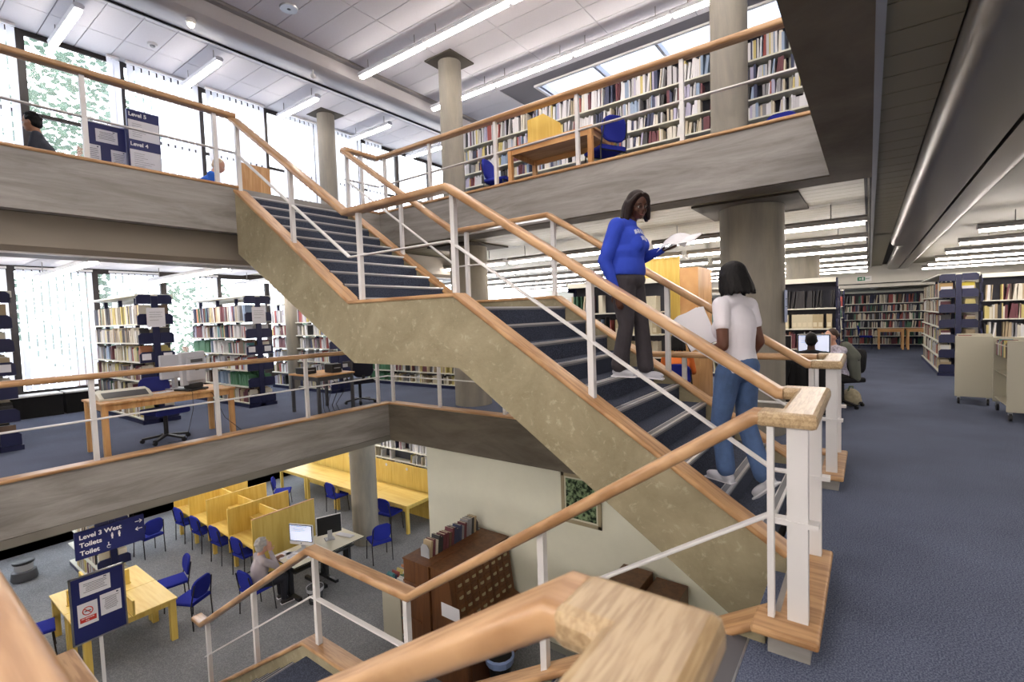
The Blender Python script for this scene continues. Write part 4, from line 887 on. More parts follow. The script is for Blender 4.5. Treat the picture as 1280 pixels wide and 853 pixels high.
ob('base', MB().box(-.1, .1, -.12, .12, 0, .02), M_grey, mo); ob('neck', MB().box(-.03, .03, -.03, .03, .02, .2), M_grey, mo); ob('case', MB().box(-.02, .03, -.22, .22, .17, .54), MATS['light grey plastic'], mo, bevel=.01)
pp = thing('paper_sheet', 'white sheet lying on the oak table left of the monitor', 'paper', (-8.5, 2.75, .741), .4); ob('sheet', MB().box(-.1, .1, -.14, .14, 0, .002), M_paper, pp); ob('text_lines', MB().box(-.07, -.064, -.1, .1, .002, .003).box(-.02, -.014, -.1, .06, .002, .003), M_ink, pp)
cable('cable', 'thin black cable hanging down from the monitor to the floor', [(-8.25, 3.0, .77), (-8.0, 2.95, .74), (-7.96, 2.93, .5), (-8.05, 2.85, .05), (-8.3, 2.7, .01)])
cable('cable', 'black cable looping from the monitor behind the table leg', [(-8.2, 3.15, .77), (-7.97, 3.2, .7), (-7.95, 3.35, .3), (-7.9, 3.6, .02)])
def swivel(label, loc, rz, fab=M_blue, arms=False):
    t = thing('swivel_chair', label, 'chair', loc, rz)
    for k in range(5):
        a = 2*PI*k/5+.3; ob('base_arm', MB().bar((0, 0, .1), (.3*math.cos(a), .3*math.sin(a), .06), .05, .03), M_dkfr, t)
        ob('caster', MB().tube([(.3*math.cos(a)-.015, .3*math.sin(a), .03), (.3*math.cos(a)+.015, .3*math.sin(a), .03)], .03, 10), M_dkfr, t)
    ob('gas_column', MB().cyl((0, 0), .03, .08, .42, 12), M_dkfr, t); ob('seat', MB().sweep([(-.22, 0, .46), (.23, 0, .46)], rrect(.47, .08, .035)), fab, t, smooth=True)
    ob('back_stem', MB().bar((-.15, 0, .42), (-.28, 0, .6), .05, .02), M_dkfr, t); ob('backrest', panel_back(.42, .40, .05, .03, .12), fab, t, loc=(-.27, 0, .76), rot=(0, -.1, 0), smooth=True)
    if arms:
        for q in (-1, 1): ob('armrest', MB().tube([(0, q*.24, .44), (.02, q*.27, .66), (-.1, q*.27, .67), (.14, q*.27, .67)], .016, 8), M_dkfr, t)
    return t
swivel('blue swivel chair at the oak table', (-8.5, 2.75, 0), .15, fab=mat('deep blue fabric', '#20286e', .95))
swivel('dark swivel chair with armrests by the cluttered desk near the stairs', (-8.55, 6.25, 0), PI*.9, mat('charcoal fabric', '#1a1c2b', .9), True)
# cluttered desk behind the railing corner
table('light wooden desk with black devices behind the corner of the railing', -8.95, -8.0, 4.95, 5.75, 0, .74, M_beech, M_greyd, .05, name='desk', cat='desk')
for l, x, y, s in (('black box device on the cluttered desk, left', -8.6, 5.1, (.3, .25, .12)), ('black box device on the cluttered desk, right', -8.25, 5.45, (.26, .2, .17)), ('white paper tray on the cluttered desk', -8.5, 5.62, (.3, .2, .04))):
    e = thing('device' if 'device' in l else 'paper_tray', l, 'device' if 'device' in l else 'tray', (x, y, .74)); ob('case', MB().box(-s[0]/2, s[0]/2, -s[1]/2, s[1]/2, .006, s[2]), M_dkfr if 'black' in l else M_paper, e, bevel=.006); ob('feet', MB().box(-s[0]/2+.02, s[0]/2-.02, -s[1]/2+.02, s[1]/2-.02, 0, .006), M_dkfr, e)
    if 'device' in l: ob('front_slot', MB().box(s[0]/2, s[0]/2+.002, -s[1]/3, s[1]/3, s[2]*.5, s[2]*.6), M_grey, e)
for i in range(4): cable('cable', 'black cable hanging under the cluttered desk, %s from the left' % ['first', 'second', 'third', 'fourth'][i], [(-8.3+.02*i, 5.0+.16*i, .73), (-7.95, 5.02+.17*i, .5), (-8.0-.05*i, 5.05+.12*i, .15), (-8.2, 5.2+.1*i, .01), (-8.0, 5.5+.05*i, .01)], .006)
# heaters under windows
for i, (y0_, y1_) in enumerate(((-1.5, 2.55), (2.6, 6.6))):
    e = thing('window_heater', 'black window heater with a white sill, %s' % ['at the left windows' if i == 0 else 'behind the shelving units'][0], 'heater', (W4+.35, (y0_+y1_)/2, 0)); L2 = (y1_-y0_)/2
    ob('casing', MB().box(-.3, .12, -L2, L2, 0, .42), M_black, e); ob('sill', MB().box(-.32, .16, -L2, L2, .42, .45), M_white, e)
# upper level furniture
table('wooden reading table on the upper level right behind the railing', -4.62, -3.12, 6.3, 7.1, Z5, .74, M_beech, M_beech, .065)
cr_ = thing('carrel_screen', 'yellow wooden screen standing on the upper reading table', 'screen', (-4.1, 6.62, Z5+.74)); ob('panel', MB().prism([(-.3, 0), (.3, 0), (.3, .28), (.0, .5), (-.3, .47)], -.012, .012, 'y'), M_ply, cr_); ob('side_wing', MB().box(-.3, -.28, .013, .35, 0, .45), M_ply, cr_)
table('small table of the person in the blue shirt by the upper windows', -10.4, -9.8, 4.55, 5.3, Z5, .72, M_beech, M_beech, .05)
cr_ = thing('carrel_screen', 'pale wooden carrel screen near the top of the stairs', 'screen', (-9.5, 4.85, Z5)); ob('panel', MB().box(-.015, .015, -.35, .25, .3, 1.15), M_beech, cr_); ob('foot', MB().box(-.15, .15, -.35, .25, 0, .3), M_beech, cr_)
table('table of the seated man in the upper left corner', -10.5, -9.9, .7, 1.55, Z5, .72, M_beech, M_beech, .05)
# far tables and computer desk on the middle level
table('wooden table at the far end of the corridor, left one', .25, 1.05, 22.7, 23.6, 0, .76, M_beech, M_beech, .06); table('wooden table at the far end of the corridor, right one', 1.1, 2.4, 22.7, 23.6, 0, .76, M_beech, M_beech, .06)
table('computer table of the man in black beside the big column', -1.6, -.35, 9.0, 9.7, 0, .76, M_beech, M_walnut, .06)
imac('white computer with a blue lit screen in front of the man in black', (-.72, 9.2, .76), 0, w_=.46)
imac('dark computer to the left of the lit one beside the column', (-1.25, 9.25, .76), 0, on=False, w_=.42)
bg_ = thing('cloth_bag', 'crumpled cream and green bag on the corridor floor by the seated woman', 'bag', (-.24, 9.95, 0)); ob('body', MB().sphere((0, 0, .14), (.14, .2, .15), 18, 12).sphere((.05, .08, .08), (.1, .14, .09), 14, 8), mat('bag canvas', '#a89f86', .9, noise=(12, .3), bump=(14, .9)), bg_, smooth=True); ob('strap', MB().tube([(-.05, -.12, .22), (-.02, -.05, .33), (.02, .05, .32), (.03, .12, .2)], .012, 8), mat('green strap', '#5f6f52', .9), bg_, smooth=True)
# objects in the unit ends at the right
e = thing('box_file', 'yellow box on the top shelf end of the right corridor unit', 'box', (1.78, 14.95, 1.92)); ob('body', MB().box(-.11, .11, -.1, .1, 0, .2), mat('yellow card', '#d4c24c', .7), e); ob('label_card', MB().box(-.1, .1, -.104, -.101, .0, .12), M_paper, e)
e = thing('box_file', 'buff box on the top shelf end left of the yellow box', 'box', (1.42, 14.95, 1.92)); ob('body', MB().box(-.11, .11, -.1, .1, 0, .2), M_box, e); ob('label_card', MB().box(-.1, .1, -.104, -.101, .0, .12), M_paper, e)
e = thing('white_notice', 'white notice card taped to the left labelled shelving end', 'notice', (-10.25, 3.28, 1.72)); ob('card', MB().box(0, .004, -.14, .14, 0, .34), M_paper, e); ob('printed_lines', MB().box(.004, .005, -.1, .1, .26, .265).box(.004, .005, -.1, .08, .22, .225).box(.004, .005, -.1, .1, .18, .185).box(.004, .005, -.1, .04, .12, .125), M_ink, e)
e = thing('white_notice', 'white notice card on the end of the shelving behind the monitor', 'notice', (-10.15, 5.05, 1.72)); ob('card', MB().box(0, .004, -.14, .14, 0, .34), M_paper, e); ob('printed_lines', MB().box(.004, .005, -.1, .1, .26, .265).box(.004, .005, -.1, .08, .22, .225).box(.004, .005, -.1, .1, .18, .185).box(.004, .005, -.1, .04, .12, .125), M_ink, e)
e = thing('white_notice', 'narrow pale notice on the side of the thick column', 'notice', (-.885, 7.3, 1.5)); ob('card', MB().box(0, .01, -.1, .1, 0, .42), mat('pale blue card', '#9aa7cc', .6), e); ob('printed_lines', MB().box(.01, .011, -.07, .07, .3, .31).box(.01, .011, -.07, .07, .2, .21), M_ink, e)
# ================================================================= PLACE THE BOOKS
M_page = mat('book pages', '#d8d0b8', .9)
book_mesh = {}
def get_book(cn, hx, boxf):
    k = (cn, hx, boxf)
    if k not in book_mesh:
        mb = MB(); mb.box(-.5, .5, -.5, -.44, 0, 1); mb.box(-.5, -.42, -.44, .5, 0, 1); mb.box(.42, .5, -.44, .5, 0, 1); mb.m = 1; mb.box(-.42, .42, -.44, .47, .015, .975)
        if boxf: mb.box(-.36, .36, -.51, -.5, .12, .42)
        book_mesh[k] = to_mesh('book', mb, [bmat(cn, hx), M_page])
    return book_mesh[k]
def px_x(p):
    d = Vector(p)-Vector((0, 0, 1.7)); return d.dot(rr)/max(d.dot(fwd), .1)
byw = {}
for b_ in BOOKS: byw.setdefault((b_[4], b_[7]), []).append(b_)
num = {}
for k_, L_ in byw.items():
    for i, b_ in enumerate(sorted(L_, key=lambda q: px_x(q[2].translation))): num[id(b_)] = i+1
BOOKS.sort(key=lambda q: -q[0])
def nth(i): return '%d%s' % (i, 'th' if 10 <= i % 100 <= 20 else {1: 'st', 2: 'nd', 3: 'rd'}.get(i % 10, 'th'))
rest = MB(); mlist = []; mids = {}
NB = 296
for i, (ar, (cn, hx), M, (a, d, h), where, idx, boxf, face) in enumerate(BOOKS):
    if i < NB:
        o = bpy.data.objects.new('box_file' if boxf else 'book', get_book(cn, hx, boxf)); C.objects.link(o)
        o.matrix_world = M @ Matrix.Diagonal((a, d*(-face), h, 1)); w1 = 'box file' if boxf else 'book'
        o['label'] = '%s %s, %s from the left, %s' % (cn, w1, nth(num[id(BOOKS[i])]), where)
        o['category'] = w1; o['group'] = '%ss, %s' % (w1, where)
    else:
        k_ = cn+hx
        if k_ not in mids: mids[k_] = len(mlist); mlist.append(bmat(cn, hx))
        rest.m = mids[k_]; o_ = len(rest.v)
        vs = [M @ Vector((x*a/2, y*d/2, z*h)) for z in (0, 1) for y in (-1, 1) for x in (-1, 1)]
        rest.add(vs, [(4, 5, 7, 6), (0, 1, 5, 4), (2, 6, 7, 3), (0, 4, 6, 2), (1, 3, 7, 5)])
o = ob('books', rest, mlist, None, 'many smaller books and box files filling the rest of the shelves on all levels', kind='stuff', cat='books')
# ================================================================= PEOPLE
V = Vector
def cap(mb, a, ra, b, rb, n=14):
    """tapered limb with round ends"""
    a = V(a); b = V(b); mb.sphere(a, ra, n, 8); mb.sphere(b, rb, n, 8)
    if (b-a).length > 1e-4: mb.tube([a, b], [ra, rb], n)
def blob(name, mb, m_, parent, vox, smooth=3, label=None, kind=None):
    me = to_mesh(name, mb, m_); o = bpy.data.objects.new(name, me); C.objects.link(o)
    r = o.modifiers.new('r', 'REMESH'); r.mode = 'VOXEL'; r.voxel_size = vox; r.use_smooth_shade = True
    if smooth: s = o.modifiers.new('s', 'SMOOTH'); s.factor = .5; s.iterations = smooth
    bpy.context.view_layer.update(); dg = bpy.context.evaluated_depsgraph_get()
    me2 = bpy.data.meshes.new_from_object(o.evaluated_get(dg)); me2.name = name
    if not me2.materials: me2.materials.append(m_)
    o.modifiers.clear(); o.data = me2; bpy.data.meshes.remove(me)
    me2.polygons.foreach_set('use_smooth', [True]*len(me2.polygons))
    if parent is not None: o.parent = parent
    if label: o['label'] = label
    return o
def hand(mb, w_, d, pn, s, curl=.5, k=1.0):
    """palm and five fingers: wrist, direction to fingers, palm normal, side sign of the thumb"""
    w_ = V(w_); d = V(d).normalized(); pn = V(pn); pn = (pn-d*pn.dot(d)).normalized(); sd = d.cross(pn)*s
    R = Matrix((d, sd, pn)).transposed()
    mb.sphere(w_+d*.045*k, (.052*k, .038*k, .017*k), 12, 8, R); cap(mb, w_-d*.02, .024*k, w_+d*.02, .024*k, 10)
    for i, (o_, L) in enumerate(((.028, .070), (.010, .078), (-.009, .073), (-.026, .058))):
        p = w_+d*.085*k+sd*o_*k; q = p+(d*math.cos(curl*.5)+pn*math.sin(curl*.5))*L*.5*k; e = q+(d*math.cos(curl*1.5)+pn*math.sin(curl*1.5))*L*.5*k
        cap(mb, p, .0095*k, q, .009*k, 8); cap(mb, q, .009*k, e, .0075*k, 8)
    p = w_+d*.02*k+sd*.03*k; q = p+(d*.5+sd*.8+pn*.3).normalized()*.038*k; cap(mb, p, .012*k, q, .011*k, 8); cap(mb, q, .0105*k, q+(d*.85+sd*.3+pn*.35).normalized()*.032*k, .009*k, 8)
def person(label, loc, rz, J, skin, top, bottom, shoe, hair, hair_style, sleeve=1.0, stout=1.0, vox=.012, head_yaw=0, head_pitch=0, k=1.0, extra=None, smile=True, topname='shirt', cuff=1.0, fem=True):
    """J: joints in the person's own frame (x forward, y left, z up)"""
    J = {a: V(b) for a, b in J.items()}; mb = MB(); S = stout
    Mk = mat('skin '+skin, skin, .5, spec=.4); st = Mk
    root_loc = V(loc)
    H = J['head']; R = Matrix.Rotation(head_yaw, 3, 'Z') @ Matrix.Rotation(head_pitch, 3, 'Y')
    h = lambda x, y, z: H + R @ V((x, y, z))*k
    # --- head, one surface with the body
    mb.sphere(h(-.012, 0, .025), (.098*k, .078*k, .105*k), 20, 14, R); mb.sphere(h(.028, 0, -.045), (.062*k, .056*k, .068*k), 16, 12, R)
    mb.sphere(h(.066, 0, -.088), (.024*k, .028*k, .02*k), 12, 8, R); mb.tube([h(.08, 0, .02), h(.098, 0, -.012), h(.108, 0, -.03)], [.009*k, .012*k, .014*k], 8); mb.sphere(h(.093, 0, -.034), (.014*k, .021*k, .011*k), 10, 6, R)
    for s in (-1, 1):
        mb.sphere(h(.054, s*.037, -.03), (.03*k, .024*k, .026*k), 10, 8, R); mb.sphere(h(-.005, s*.078, -.005), (.016*k, .009*k, .03*k), 10, 8, R); mb.tube([h(.081, s*.012, .022), h(.074, s*.05, .024)], [.009*k, .008*k], 8)
    mb.tube([h(.083, -.022, -.062), h(.092, 0, -.06), h(.083, .022, -.062)], [.006*k, .009*k, .006*k], 8); mb.tube([h(.08, -.018, -.071), h(.089, 0, -.073), h(.08, .018, -.071)], [.006*k, .009*k, .006*k], 8)
    cap(mb, J['neck'], .056*k, h(-.015, 0, -.06), .05*k); cap(mb, J['chest'], .085*S, J['pelvis'], .095*S); mb.tube([J['sl'], J['neck']-V((0, 0, .04)), J['sr']], [.05, .06, .05], 12)
    for s in 'lr':
        cap(mb, J['s'+s], .052*S**.5, J['e'+s], .040); cap(mb, J['e'+s], .040, J['w'+s], .026); cap(mb, J['h'+s], .085*S, J['k'+s], .055); cap(mb, J['k'+s], .055, J['a'+s], .036)
        d = J.get('hd'+s, (J['w'+s]-J['e'+s])); hand(mb, J['w'+s], d, J.get('pn'+s, V((0, 1 if s == 'r' else -1, 0))), 1 if s == 'l' else -1, J['curl'+s].x if 'curl'+s in J else .5, k)
    p = blob('person', mb, Mk, None, vox, 2, label); p['category'] = 'person'; p.location = loc; p.rotation_euler = (0, 0, rz)
    # --- face
    eye = mat('eye white', '#a39c93', .5); iris = mat('iris dark', '#1b120d', .2)
    for s in (-1, 1):
        e = ob('eye', MB().sphere(h(.069, s*.031, .004), .0115*k, 10, 8), eye, p, smooth=True); ob('iris', MB().sphere(h(.0775, s*.031, .002), .0062*k, 8, 6), iris, e, smooth=True)
        ob('eyebrow', MB().tube([h(.089, s*.014, .027), h(.087, s*.032, .034), h(.076, s*.05, .028)], [.003*k, .004*k, .002*k], 6), hair, p)
    ob('lips', MB().tube([h(.086, -.025, -.062 if smile else -.067), h(.0965, -.01, -.067), h(.0985, 0, -.068), h(.0965, .01, -.067), h(.086, .025, -.062 if smile else -.067)], [.002*k, .0045*k, .005*k, .0045*k, .002*k], 8), mat('lips '+skin, {'#4a2c1f': '#6b3330', '#5a3525': '#6b3330'}.get(skin, '#a5605a'), .4), p, smooth=True)
    if smile is True: ob('teeth', MB().tube([h(.092, -.016, -.0665), h(.1, 0, -.068), h(.092, .016, -.0665)], [.002*k, .0035*k, .002*k], 6), M_paper, p)
    # --- hair
    hb = MB()
    if hair_style == 'bob':
        hb.sphere(h(-.035, 0, .045), (.108*k, .1*k, .11*k), 20, 14, R)
        for i in range(13):
            a = math.radians(70+220*i/12); q = V((math.cos(a)*.088-.03, math.sin(a)*.086, .03)); e = V((math.cos(a)*.125-.03, math.sin(a)*.118, -.10-.02*math.sin(i*1.7)))
            cap(hb, h(*q), .036*k, h(*(q*.5+e*.5+V((0, 0, .012)))), .036*k, 10); cap(hb, h(*(q*.5+e*.5)), .036*k, h(*e), .022*k, 10)
        for s in (-1, 1): hb.tube([h(.055, s*.01, .125), h(.052, s*.05, .10), h(.03, s*.082, .05), h(.015, s*.092, -.02), h(.02, s*.085, -.075)], [.016*k, .022*k, .024*k, .024*k, .016*k], 8)
    elif hair_style == 'blob':
        hb.sphere(h(-.03, 0, .035), (.115*k, .108*k, .118*k), 20, 14, R)
        for i in range(13):
            a = math.radians(65+230*i/12); q = V((math.cos(a)*.085-.025, math.sin(a)*.085, .02)); e = V((math.cos(a)*.112-.035, math.sin(a)*.105, -.085)); f_ = V((math.cos(a)*.135-.04, math.sin(a)*.125, -.125+.008*math.sin(i*2.1)))
            cap(hb, h(*q), .04*k, h(*e), .036*k, 10); cap(hb, h(*e), .034*k, h(*f_), .014*k, 10)
    elif hair_style == 'short':
        hb.sphere(h(-.028, 0, .036), (.1*k, .085*k, .104*k), 20, 14, R); hb.sphere(h(-.052, 0, -.02), (.066*k, .078*k, .07*k), 16, 10, R)
        for i in range(60):
            u = random.Random(i); q = V((u.uniform(-1, .35), u.uniform(-1, 1), u.uniform(-.15, 1))).normalized(); hb.sphere(h(q.x*.1-.022, q.y*.083, q.z*.098+.045), (.02*k, .016*k, .014*k), 8, 6)
    elif hair_style == 'cropped':
        hb.sphere(h(-.022, 0, .034), (.097*k, .0795*k, .1*k), 20, 14, R); hb.sphere(h(-.05, 0, -.02), (.062*k, .072*k, .06*k), 16, 10, R)
    elif hair_style == 'tied':
        hb.sphere(h(-.026, 0, .042), (.1*k, .084*k, .1*k), 20, 14, R); hb.sphere(h(-.13, 0, .03), .035*k, 12, 8)
    blob('hair', hb, hair, p, .009, 3)
    # --- top
    tb = MB(); c_, pl = J['chest'], J['pelvis']; up = (c_-pl).normalized(); hem = pl+up*J.get('hem', V((.0, 0, 0))).x
    tw_ = (J['sl']-J['sr']).length
    sd_ = (J['sl']-J['sr']).normalized(); fw_ = sd_.cross(up).normalized(); RT = Matrix((fw_, sd_, up)).transposed()
    n_ = 24; vs_ = []; nk = J['neck']-V((0, 0, .05)); L1 = (c_-hem).length; sh_w = tw_*.5
    prof = ((0, .122*S, .168*S), (.12, .128*S, .172*S), (.3, .125*S, .165*S), (.5, (.116 if fem else .12)*S, .152*S), (.7, .124*S, .158*S), (.88, .132*S, sh_w*.6+.07), (1.0, .13*S, sh_w*.7+.06), (1.18, .112*S, sh_w*.8+.045), (1.34, .088*S, sh_w*.82+.02), (1.46, .07, .1))
    top_ = c_+(nk-c_)*1.0
    for t0, ra, rb in prof:
        ctr = hem.lerp(c_, t0) if t0 <= 1 else c_.lerp(top_, (t0-1)/.46)
        vs_ += [ctr+fw_*ra*math.cos(2*PI*i/n_)+sd_*rb*math.sin(2*PI*i/n_) for i in range(n_)]
    m_n = len(prof); tb.add(vs_, [(j*n_+i, j*n_+(i+1) % n_, (j+1)*n_+(i+1) % n_, (j+1)*n_+i) for j in range(m_n-1) for i in range(n_)] + [tuple(range(n_))[::-1], tuple(range((m_n-1)*n_, m_n*n_))])
    if fem:
        for s in (-1, 1): tb.sphere(c_+fw_*.062*S+sd_*s*.07-up*.03, (.085*S, .085, .1), 14, 10, RT)
    tb.tube([J['sl'], J['neck']-V((0, 0, .045)), J['sr']], [.062, .075, .062], 14); cap(tb, J['neck']-V((0, 0, .02)), .066, J['neck']-V((0, 0, .08)), .08)
    for s in 'lr':
        a, b, c = J['s'+s], J['e'+s], J['w'+s]; cap(tb, a, .066*S**.5, a.lerp(b, min(1, sleeve*2)), .053*S**.5 + (.006 if sleeve < .5 else 0))
        if sleeve > .5: cap(tb, b, .052*S**.5, b.lerp(c, min(1, (sleeve-.5)*2)*.97), .036); cap(tb, b.lerp(c, .86), .038, b.lerp(c, .95), .034)
    tobj = blob(topname, tb, top, p, vox*.95, 5)
    # --- trousers
    bb = MB(); bb.sphere(pl+V((-.01, 0, .0)), (.135*S, .168*S, .12), 18, 12, RT)
    for s in 'lr':
        cap(bb, J['h'+s], .098*S, J['k'+s], .072); cap(bb, J['k'+s], .072, J['a'+s]+(J['k'+s]-J['a'+s])*.05, .058*cuff)
    blob('trousers', bb, bottom, p, vox*.95, 2)
    for s in 'lr':
        t_ = J.get('t'+s, V((1, 0, 0))); t_ = t_.normalized(); a = J['a'+s]; sb = MB(); dn = V((0, 0, -1)); dn = (dn-t_*dn.dot(t_)).normalized()
        R2 = Matrix((t_, t_.cross(dn)*-1, dn*-1)).transposed()
        sb.sphere(a+dn*.045-t_*.01, (.06, .04, .04), 14, 10, R2); sb.sphere(a+dn*.055+t_*.09, (.09, .044, .032), 14, 10, R2); sb.obox(a+dn*.08+t_*.05, (.22, .075, .016), R2)
        sh = blob('shoe', sb, shoe, p, .008, 2); ob('sole', MB().obox(a+dn*.088+t_*.055, (.25, .078, .016), R2), M_paper, sh, bevel=.006)
    if extra: extra(p, J, h, tobj)
    return p
M_denim = mat('blue denim', '#445d86', .9, noise=(9, .2), bump=(60, .25)); M_sweat = mat('royal blue sweatshirt', '#2743b4', .9, noise=(6, .08), bump=(9, .8)); M_tee = mat('white cotton', '#d9d7e0', .85, bump=(8, .6))
M_greytr = mat('charcoal trousers', '#3a363b', .9, noise=(7, .15), bump=(10, .9)); M_hairb = mat('black hair', '#0b0a0c', .6, spec=.25, bump=(60, .5, (1, 1, .15))); M_hairbr = mat('dark reddish brown hair', '#1d0e0c', .6, spec=.3, bump=(60, .5, (1, 1, .15)))
M_sneak = mat('pale trainers', '#b9bbc4', .6); M_hairg = mat('grey hair', '#a9a6a2', .7, bump=(50, .6)); M_blackc = mat('black cloth', '#101014', .9, bump=(10, .6)); M_shoe = mat('dark shoes', '#1e1b1a', .5)
# 1 woman in the blue sweatshirt coming down, frame: origin (-2.0,4.45,1.077), facing +x, slightly towards the viewer
def ex1(p, J, h, shirt):
    from mathutils.bvhtree import BVHTree
    bv = BVHTree.FromPolygons([v.co for v in shirt.data.vertices], [f.vertices[:] for f in shirt.data.polygons])
    fr = V((.92, -.4, 0)).normalized(); sd = V((0, 0, 1)).cross(fr)
    for (u0, u1, w0, w1) in ((-.085, .05, 1.335, 1.375), (-.04, .085, 1.275, 1.315)):
        vs = []; n1, n2 = 14, 4; rnd = random.Random(int(w0*100))
        for i in range(n1+1):
            for j in range(n2+1):
                o_ = V((.12, 0, 0))+sd*(u0+(u1-u0)*i/n1)+V((0, 0, w0+(w1-w0)*j/n2+.012*math.sin(PI*i/n1)))+fr*.5
                hit = bv.ray_cast(o_, -fr)[0] or o_-fr*.35
                vs.append(hit+fr*.003)
        mb = MB(); mb.add(vs, [(i*(n2+1)+j, (i+1)*(n2+1)+j, (i+1)*(n2+1)+j+1, i*(n2+1)+j+1) for i in range(n1) for j in range(n2) if not (i % 4 == 3 and j != 1)])
        ob('sweatshirt_lettering', mb, mat('grey lettering', '#b9bfda', .8), p)
    ob('glasses', MB().tube([h(.092+.0*math.cos(a), -.032+.02*math.cos(a*PI/6), .002+.015*math.sin(a*PI/6)) for a in range(13)], .0015, 5).tube([h(.092, .032+.02*math.cos(a*PI/6), .002+.015*math.sin(a*PI/6)) for a in range(13)], .0015, 5).tube([h(.092, -.052, .005), h(.0, -.085, .005)], .0015, 5), M_dkfr, p)
    ob('earring', MB().sphere(h(-.0, -.088, -.035), .007, 8, 6), M_metal, p)
person('woman in a royal blue sweatshirt and grey trousers walking down the stairs, smiling', (-1.93, 4.42, 1.077), .08,
       dict(head=(.19, -.01, 1.60), neck=(.10, 0, 1.48), chest=(.07, 0, 1.28), pelvis=(.06, 0, .93), sl=(.05, .18, 1.42), sr=(.04, -.18, 1.42), er=(-.06, -.25, 1.10), wr=(.05, -.24, .80), el=(.12, .25, 1.14), wl=(.37, .14, 1.20), hl=(.07, .09, .90), hr=(.05, -.09, .90), kr=(.08, -.09, .50), ar=(.0, -.09, .105), kl=(.17, .09, .50), al=(.20, .10, .08), tr=(1, -.1, 0), tl=(1, 0, -.08), hdl=(.9, -.2, .05), pnl=(0, 0, 1), curll=(.5, 0, 0), hdr=(.2, 0, -1), hem=(.04, 0, 0)),
       '#4a2c1f', M_sweat, M_greytr, M_sneak, M_hairbr, 'bob', 1.0, 1.36, .0085, head_yaw=-.75, head_pitch=.25, extra=ex1, topname='sweatshirt', cuff=1.35)
pt = thing('paper_sheets', 'white sheets held out by the woman in the blue sweatshirt', 'paper', (-1.47, 4.52, 2.30), -.1)
mb = MB()
for i in range(9):
    for j in range(5): pass
def curved_sheet(w_, l, dx, amp, tilt):
    mb = MB(); vs = []; n1 = 8
    for i in range(n1+1):
        for j in range(5): u = i/n1; v_ = j/4; vs.append((u*l+dx, (v_-.5)*w_, amp*math.sin(u*PI*.9)+tilt*u+.02*(v_-.5)))
    return mb.add(vs, [(i*5+j, (i+1)*5+j, (i+1)*5+j+1, i*5+j+1) for i in range(n1) for j in range(4)])
s_ = ob('sheet', curved_sheet(.21, .27, -.10, .06, .0), M_paper, pt, rot=(.5, 0, 0), smooth=True); s_.modifiers.new('t', 'SOLIDIFY').thickness = .002
s_ = ob('sheet', curved_sheet(.21, .29, -.02, .02, .03), M_paper, pt, rot=(.35, 0, -.15), smooth=True); s_.modifiers.new('t', 'SOLIDIFY').thickness = .002
# 2 woman in white, seen from behind, facing up the stairs
FZ = 2.72
person('woman in a white t-shirt and blue jeans climbing the stairs, seen from behind', (-.82, 4.0, .359), FZ,
       dict(head=(.04, .0, 1.56), neck=(.01, 0, 1.43), chest=(.0, 0, 1.22), pelvis=(-.02, 0, .90), sl=(.0, .165, 1.37), sr=(.0, -.165, 1.36), el=(-.05, .215, 1.07), wl=(.14, .16, 1.02), er=(-.06, -.20, 1.08), wr=(.08, -.20, .88), hl=(-.0, .09, .86), hr=(-.02, -.09, .86), kl=(.09, .07, .47), al=(.05, .06, .09), kr=(-.02, -.09, .45), ar=(-.18, -.06, .08), tl=(1, 0, 0), tr=(.8, 0, -.75), hdl=(.8, -.3, .4), pnl=(0, -.3, 1), curll=(1.0, 0, 0), hem=(-.05, 0, 0)),
       '#5a3525', M_tee, M_denim, M_sneak, M_hairb, 'blob', .24, .97, .0085, head_yaw=.05, head_pitch=.12, k=.93, topname='t_shirt', cuff=1.2, smile=None)
pt = thing('paper_sheets', 'white papers in the arm of the woman in the white t-shirt', 'paper', (-1.04, 3.97, 1.42), .45)
for i, (dx, r) in enumerate(((0, .0), (.012, .06), (.025, .12), (.035, .2))): ob('sheet', MB().box(-.105, .105, dx, dx+.0015, 0, .29), M_paper, pt, rot=(-.1, -.35-r*.6, r))
ob('folder', MB().box(-.11, .11, .045, .055, -.01, .24), M_blackc, pt, rot=(-.1, -.35, .2))
# seated figures
def seated(label, loc, rz, skin, top, bottom, hair, style, lean=.15, arms=None, **kw):
    cz = .50; J = dict(pelvis=(0, 0, cz), hl=(.02, .09, cz), hr=(.02, -.09, cz), kl=(.42, .12, .50), kr=(.42, -.12, .50), al=(.42, .12, .10), ar=(.40, -.12, .10))
    sx = math.sin(lean); J.update(chest=(sx*.32, 0, cz+.30), neck=(sx*.53, 0, cz+.53), head=(sx*.62+.03, 0, cz+.68), sl=(sx*.45, .18, cz+.46), sr=(sx*.45, -.18, cz+.46))
    J.update(el=(sx*.45+.06, .24, cz+.20), wl=(sx*.45+.28, .18, cz+.26), er=(sx*.45+.06, -.24, cz+.20), wr=(sx*.45+.28, -.18, cz+.26), hem=(.0, 0, 0))
    if arms: J.update(arms)
    return person(label, loc, rz, J, skin, top, bottom, M_shoe, hair, style, **kw)
seated('grey haired person in a pale grey jumper seated at the computer desk', (-9.1, 4.22, Z3), HP-.15, '#c99a84', mat('pale grey jumper', '#a29a9e', .9, bump=(10, .6)), mat('dark trousers', '#1c1d26', .9), M_hairg, 'short', lean=.14, k=1.12, stout=1.15, arms=dict(wl=(.36, .12, .80), wr=(.22, -.07, 1.06), er=(.27, -.2, .80), hdr=(0, .1, 1)), head_yaw=.1, head_pitch=.1, vox=.011, fem=False, smile=False)
seated('person in a black coat seated with his back to the viewer beside the big column', (-.70, 8.5, 0), HP, '#4a2c1f', M_blackc, M_blackc, M_hairb, 'cropped', lean=.05, stout=1.15, vox=.014, topname='jacket', fem=False, smile=False)
swivel('black office chair of the man in black', (-.70, 8.48, 0), HP, M_blackc)
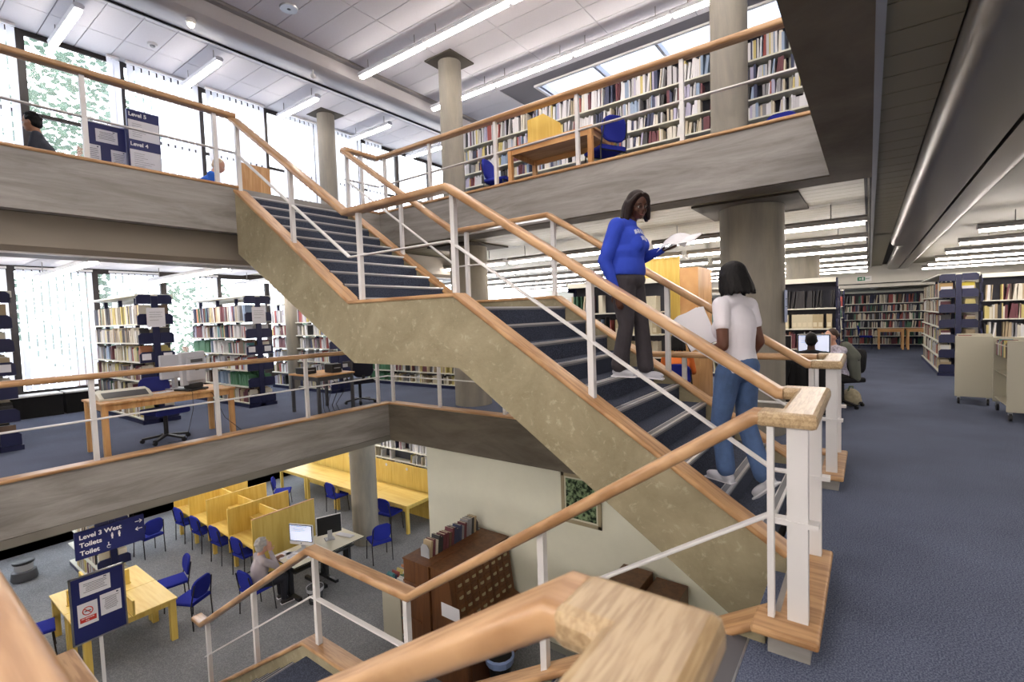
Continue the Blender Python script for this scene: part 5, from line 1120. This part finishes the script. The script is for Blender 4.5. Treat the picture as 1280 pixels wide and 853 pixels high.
ct = thing('coat', 'black coat hanging over the back of the office chair', 'coat', (-.75, 8.17, 0)); mb = MB()
vs = []; n1 = 24
for j, (z_, hw, dd) in enumerate(((.98, .22, .02), (.9, .27, .05), (.6, .28, .06), (.2, .29, .07))):
    for i in range(n1+1): u = i/n1; vs.append(((u-.5)*2*hw, -dd+.018*math.sin(u*26)*(1 if j else .3), z_))
mb.add(vs, [(j*(n1+1)+i, j*(n1+1)+i+1, (j+1)*(n1+1)+i+1, (j+1)*(n1+1)+i) for j in range(3) for i in range(n1)])
s_ = ob('cloth', mb, M_blackc, ct, smooth=True); s_.modifiers.new('t', 'SOLIDIFY').thickness = .02; ob('sleeve', MB().tube([(-.2, -.05, .9), (-.27, -.09, .65), (-.24, -.09, .4)], [.05, .06, .045], 12), M_blackc, ct, smooth=True)
seated('woman in a patterned top and grey cardigan with a hand at her chin', (-.40, 9.75, 0), PI+.75, '#c99a84', mat('patterned blouse', '#b9b4c4', .9, noise=(30, .5)), mat('dark skirt trousers', '#22201f', .9), mat('brown hair', '#3a2519', .5), 'tied', lean=.2, arms=dict(wl=(.25, .03, .98), el=(.26, .16, .78), hdl=(0, -.1, 1)), vox=.012, topname='blouse', smile=False)
ct = thing('cardigan', 'grey green cardigan over the shoulder of the seated woman', 'cardigan', (-.33, 9.74, 0)); mb = MB(); cap(mb, (.02, -.06, 1.0), .10, (.12, -.02, .85), .11); cap(mb, (.12, -.02, .85), .1, (.16, -.02, .5), .07); blob('cloth', mb, mat('grey green wool', '#62665e', .95, bump=(16, .8)), ct, .012); ob('button', MB().sphere((.2, -.1, .8), .012, 8, 6), M_dkfr, ct)
swivel('dark office chair of the woman with a hand at her chin', (-.36, 9.8, 0), PI+.75, M_blackc)
seated('dark haired person in an orange top behind the far handrail', (-2.45, 7.75, 0), HP+.3, '#8a5c43', mat('orange top', '#d9702c', .9), M_blackc, M_hairb, 'blob', lean=.5, vox=.014, smile=False)
seated('person with dark hair at the dark computer, mostly hidden by the column', (-1.25, 8.55, 0), HP, '#8a5c43', M_blackc, M_blackc, M_hairb, 'blob', lean=.1, vox=.014, smile=False)
chair('chair under the person hidden by the column', -1.25, 8.5, 0, HP)
seated('dark haired man in a dark grey t-shirt at the upper left, looking down', (-9.25, 1.86, Z5-.19), -HP-.35, '#a87a5e', mat('dark grey t-shirt', '#3c3f49', .9), M_blackc, M_hairb, 'short', lean=.25, vox=.012, sleeve=.3, head_pitch=.2, head_yaw=-.3, fem=False, smile=False)
chair('chair of the man in the dark grey t-shirt on the upper level', -9.22, 1.9, Z5, -HP-.35).scale = (1, 1, .6)
seated('fair haired person in a bright blue t-shirt bending over at the upper windows', (-9.6, 3.72, Z5-.19), HP-.3, '#c99a84', mat('bright blue t-shirt', '#2f6bd0', .9), M_blackc, mat('fair hair', '#cdb69a', .7), 'cropped', lean=.75, vox=.012, sleeve=.3, head_pitch=.4, fem=False, smile=False)
chair('chair of the person in the bright blue t-shirt', -9.62, 3.68, Z5, HP-.3).scale = (1, 1, .6)
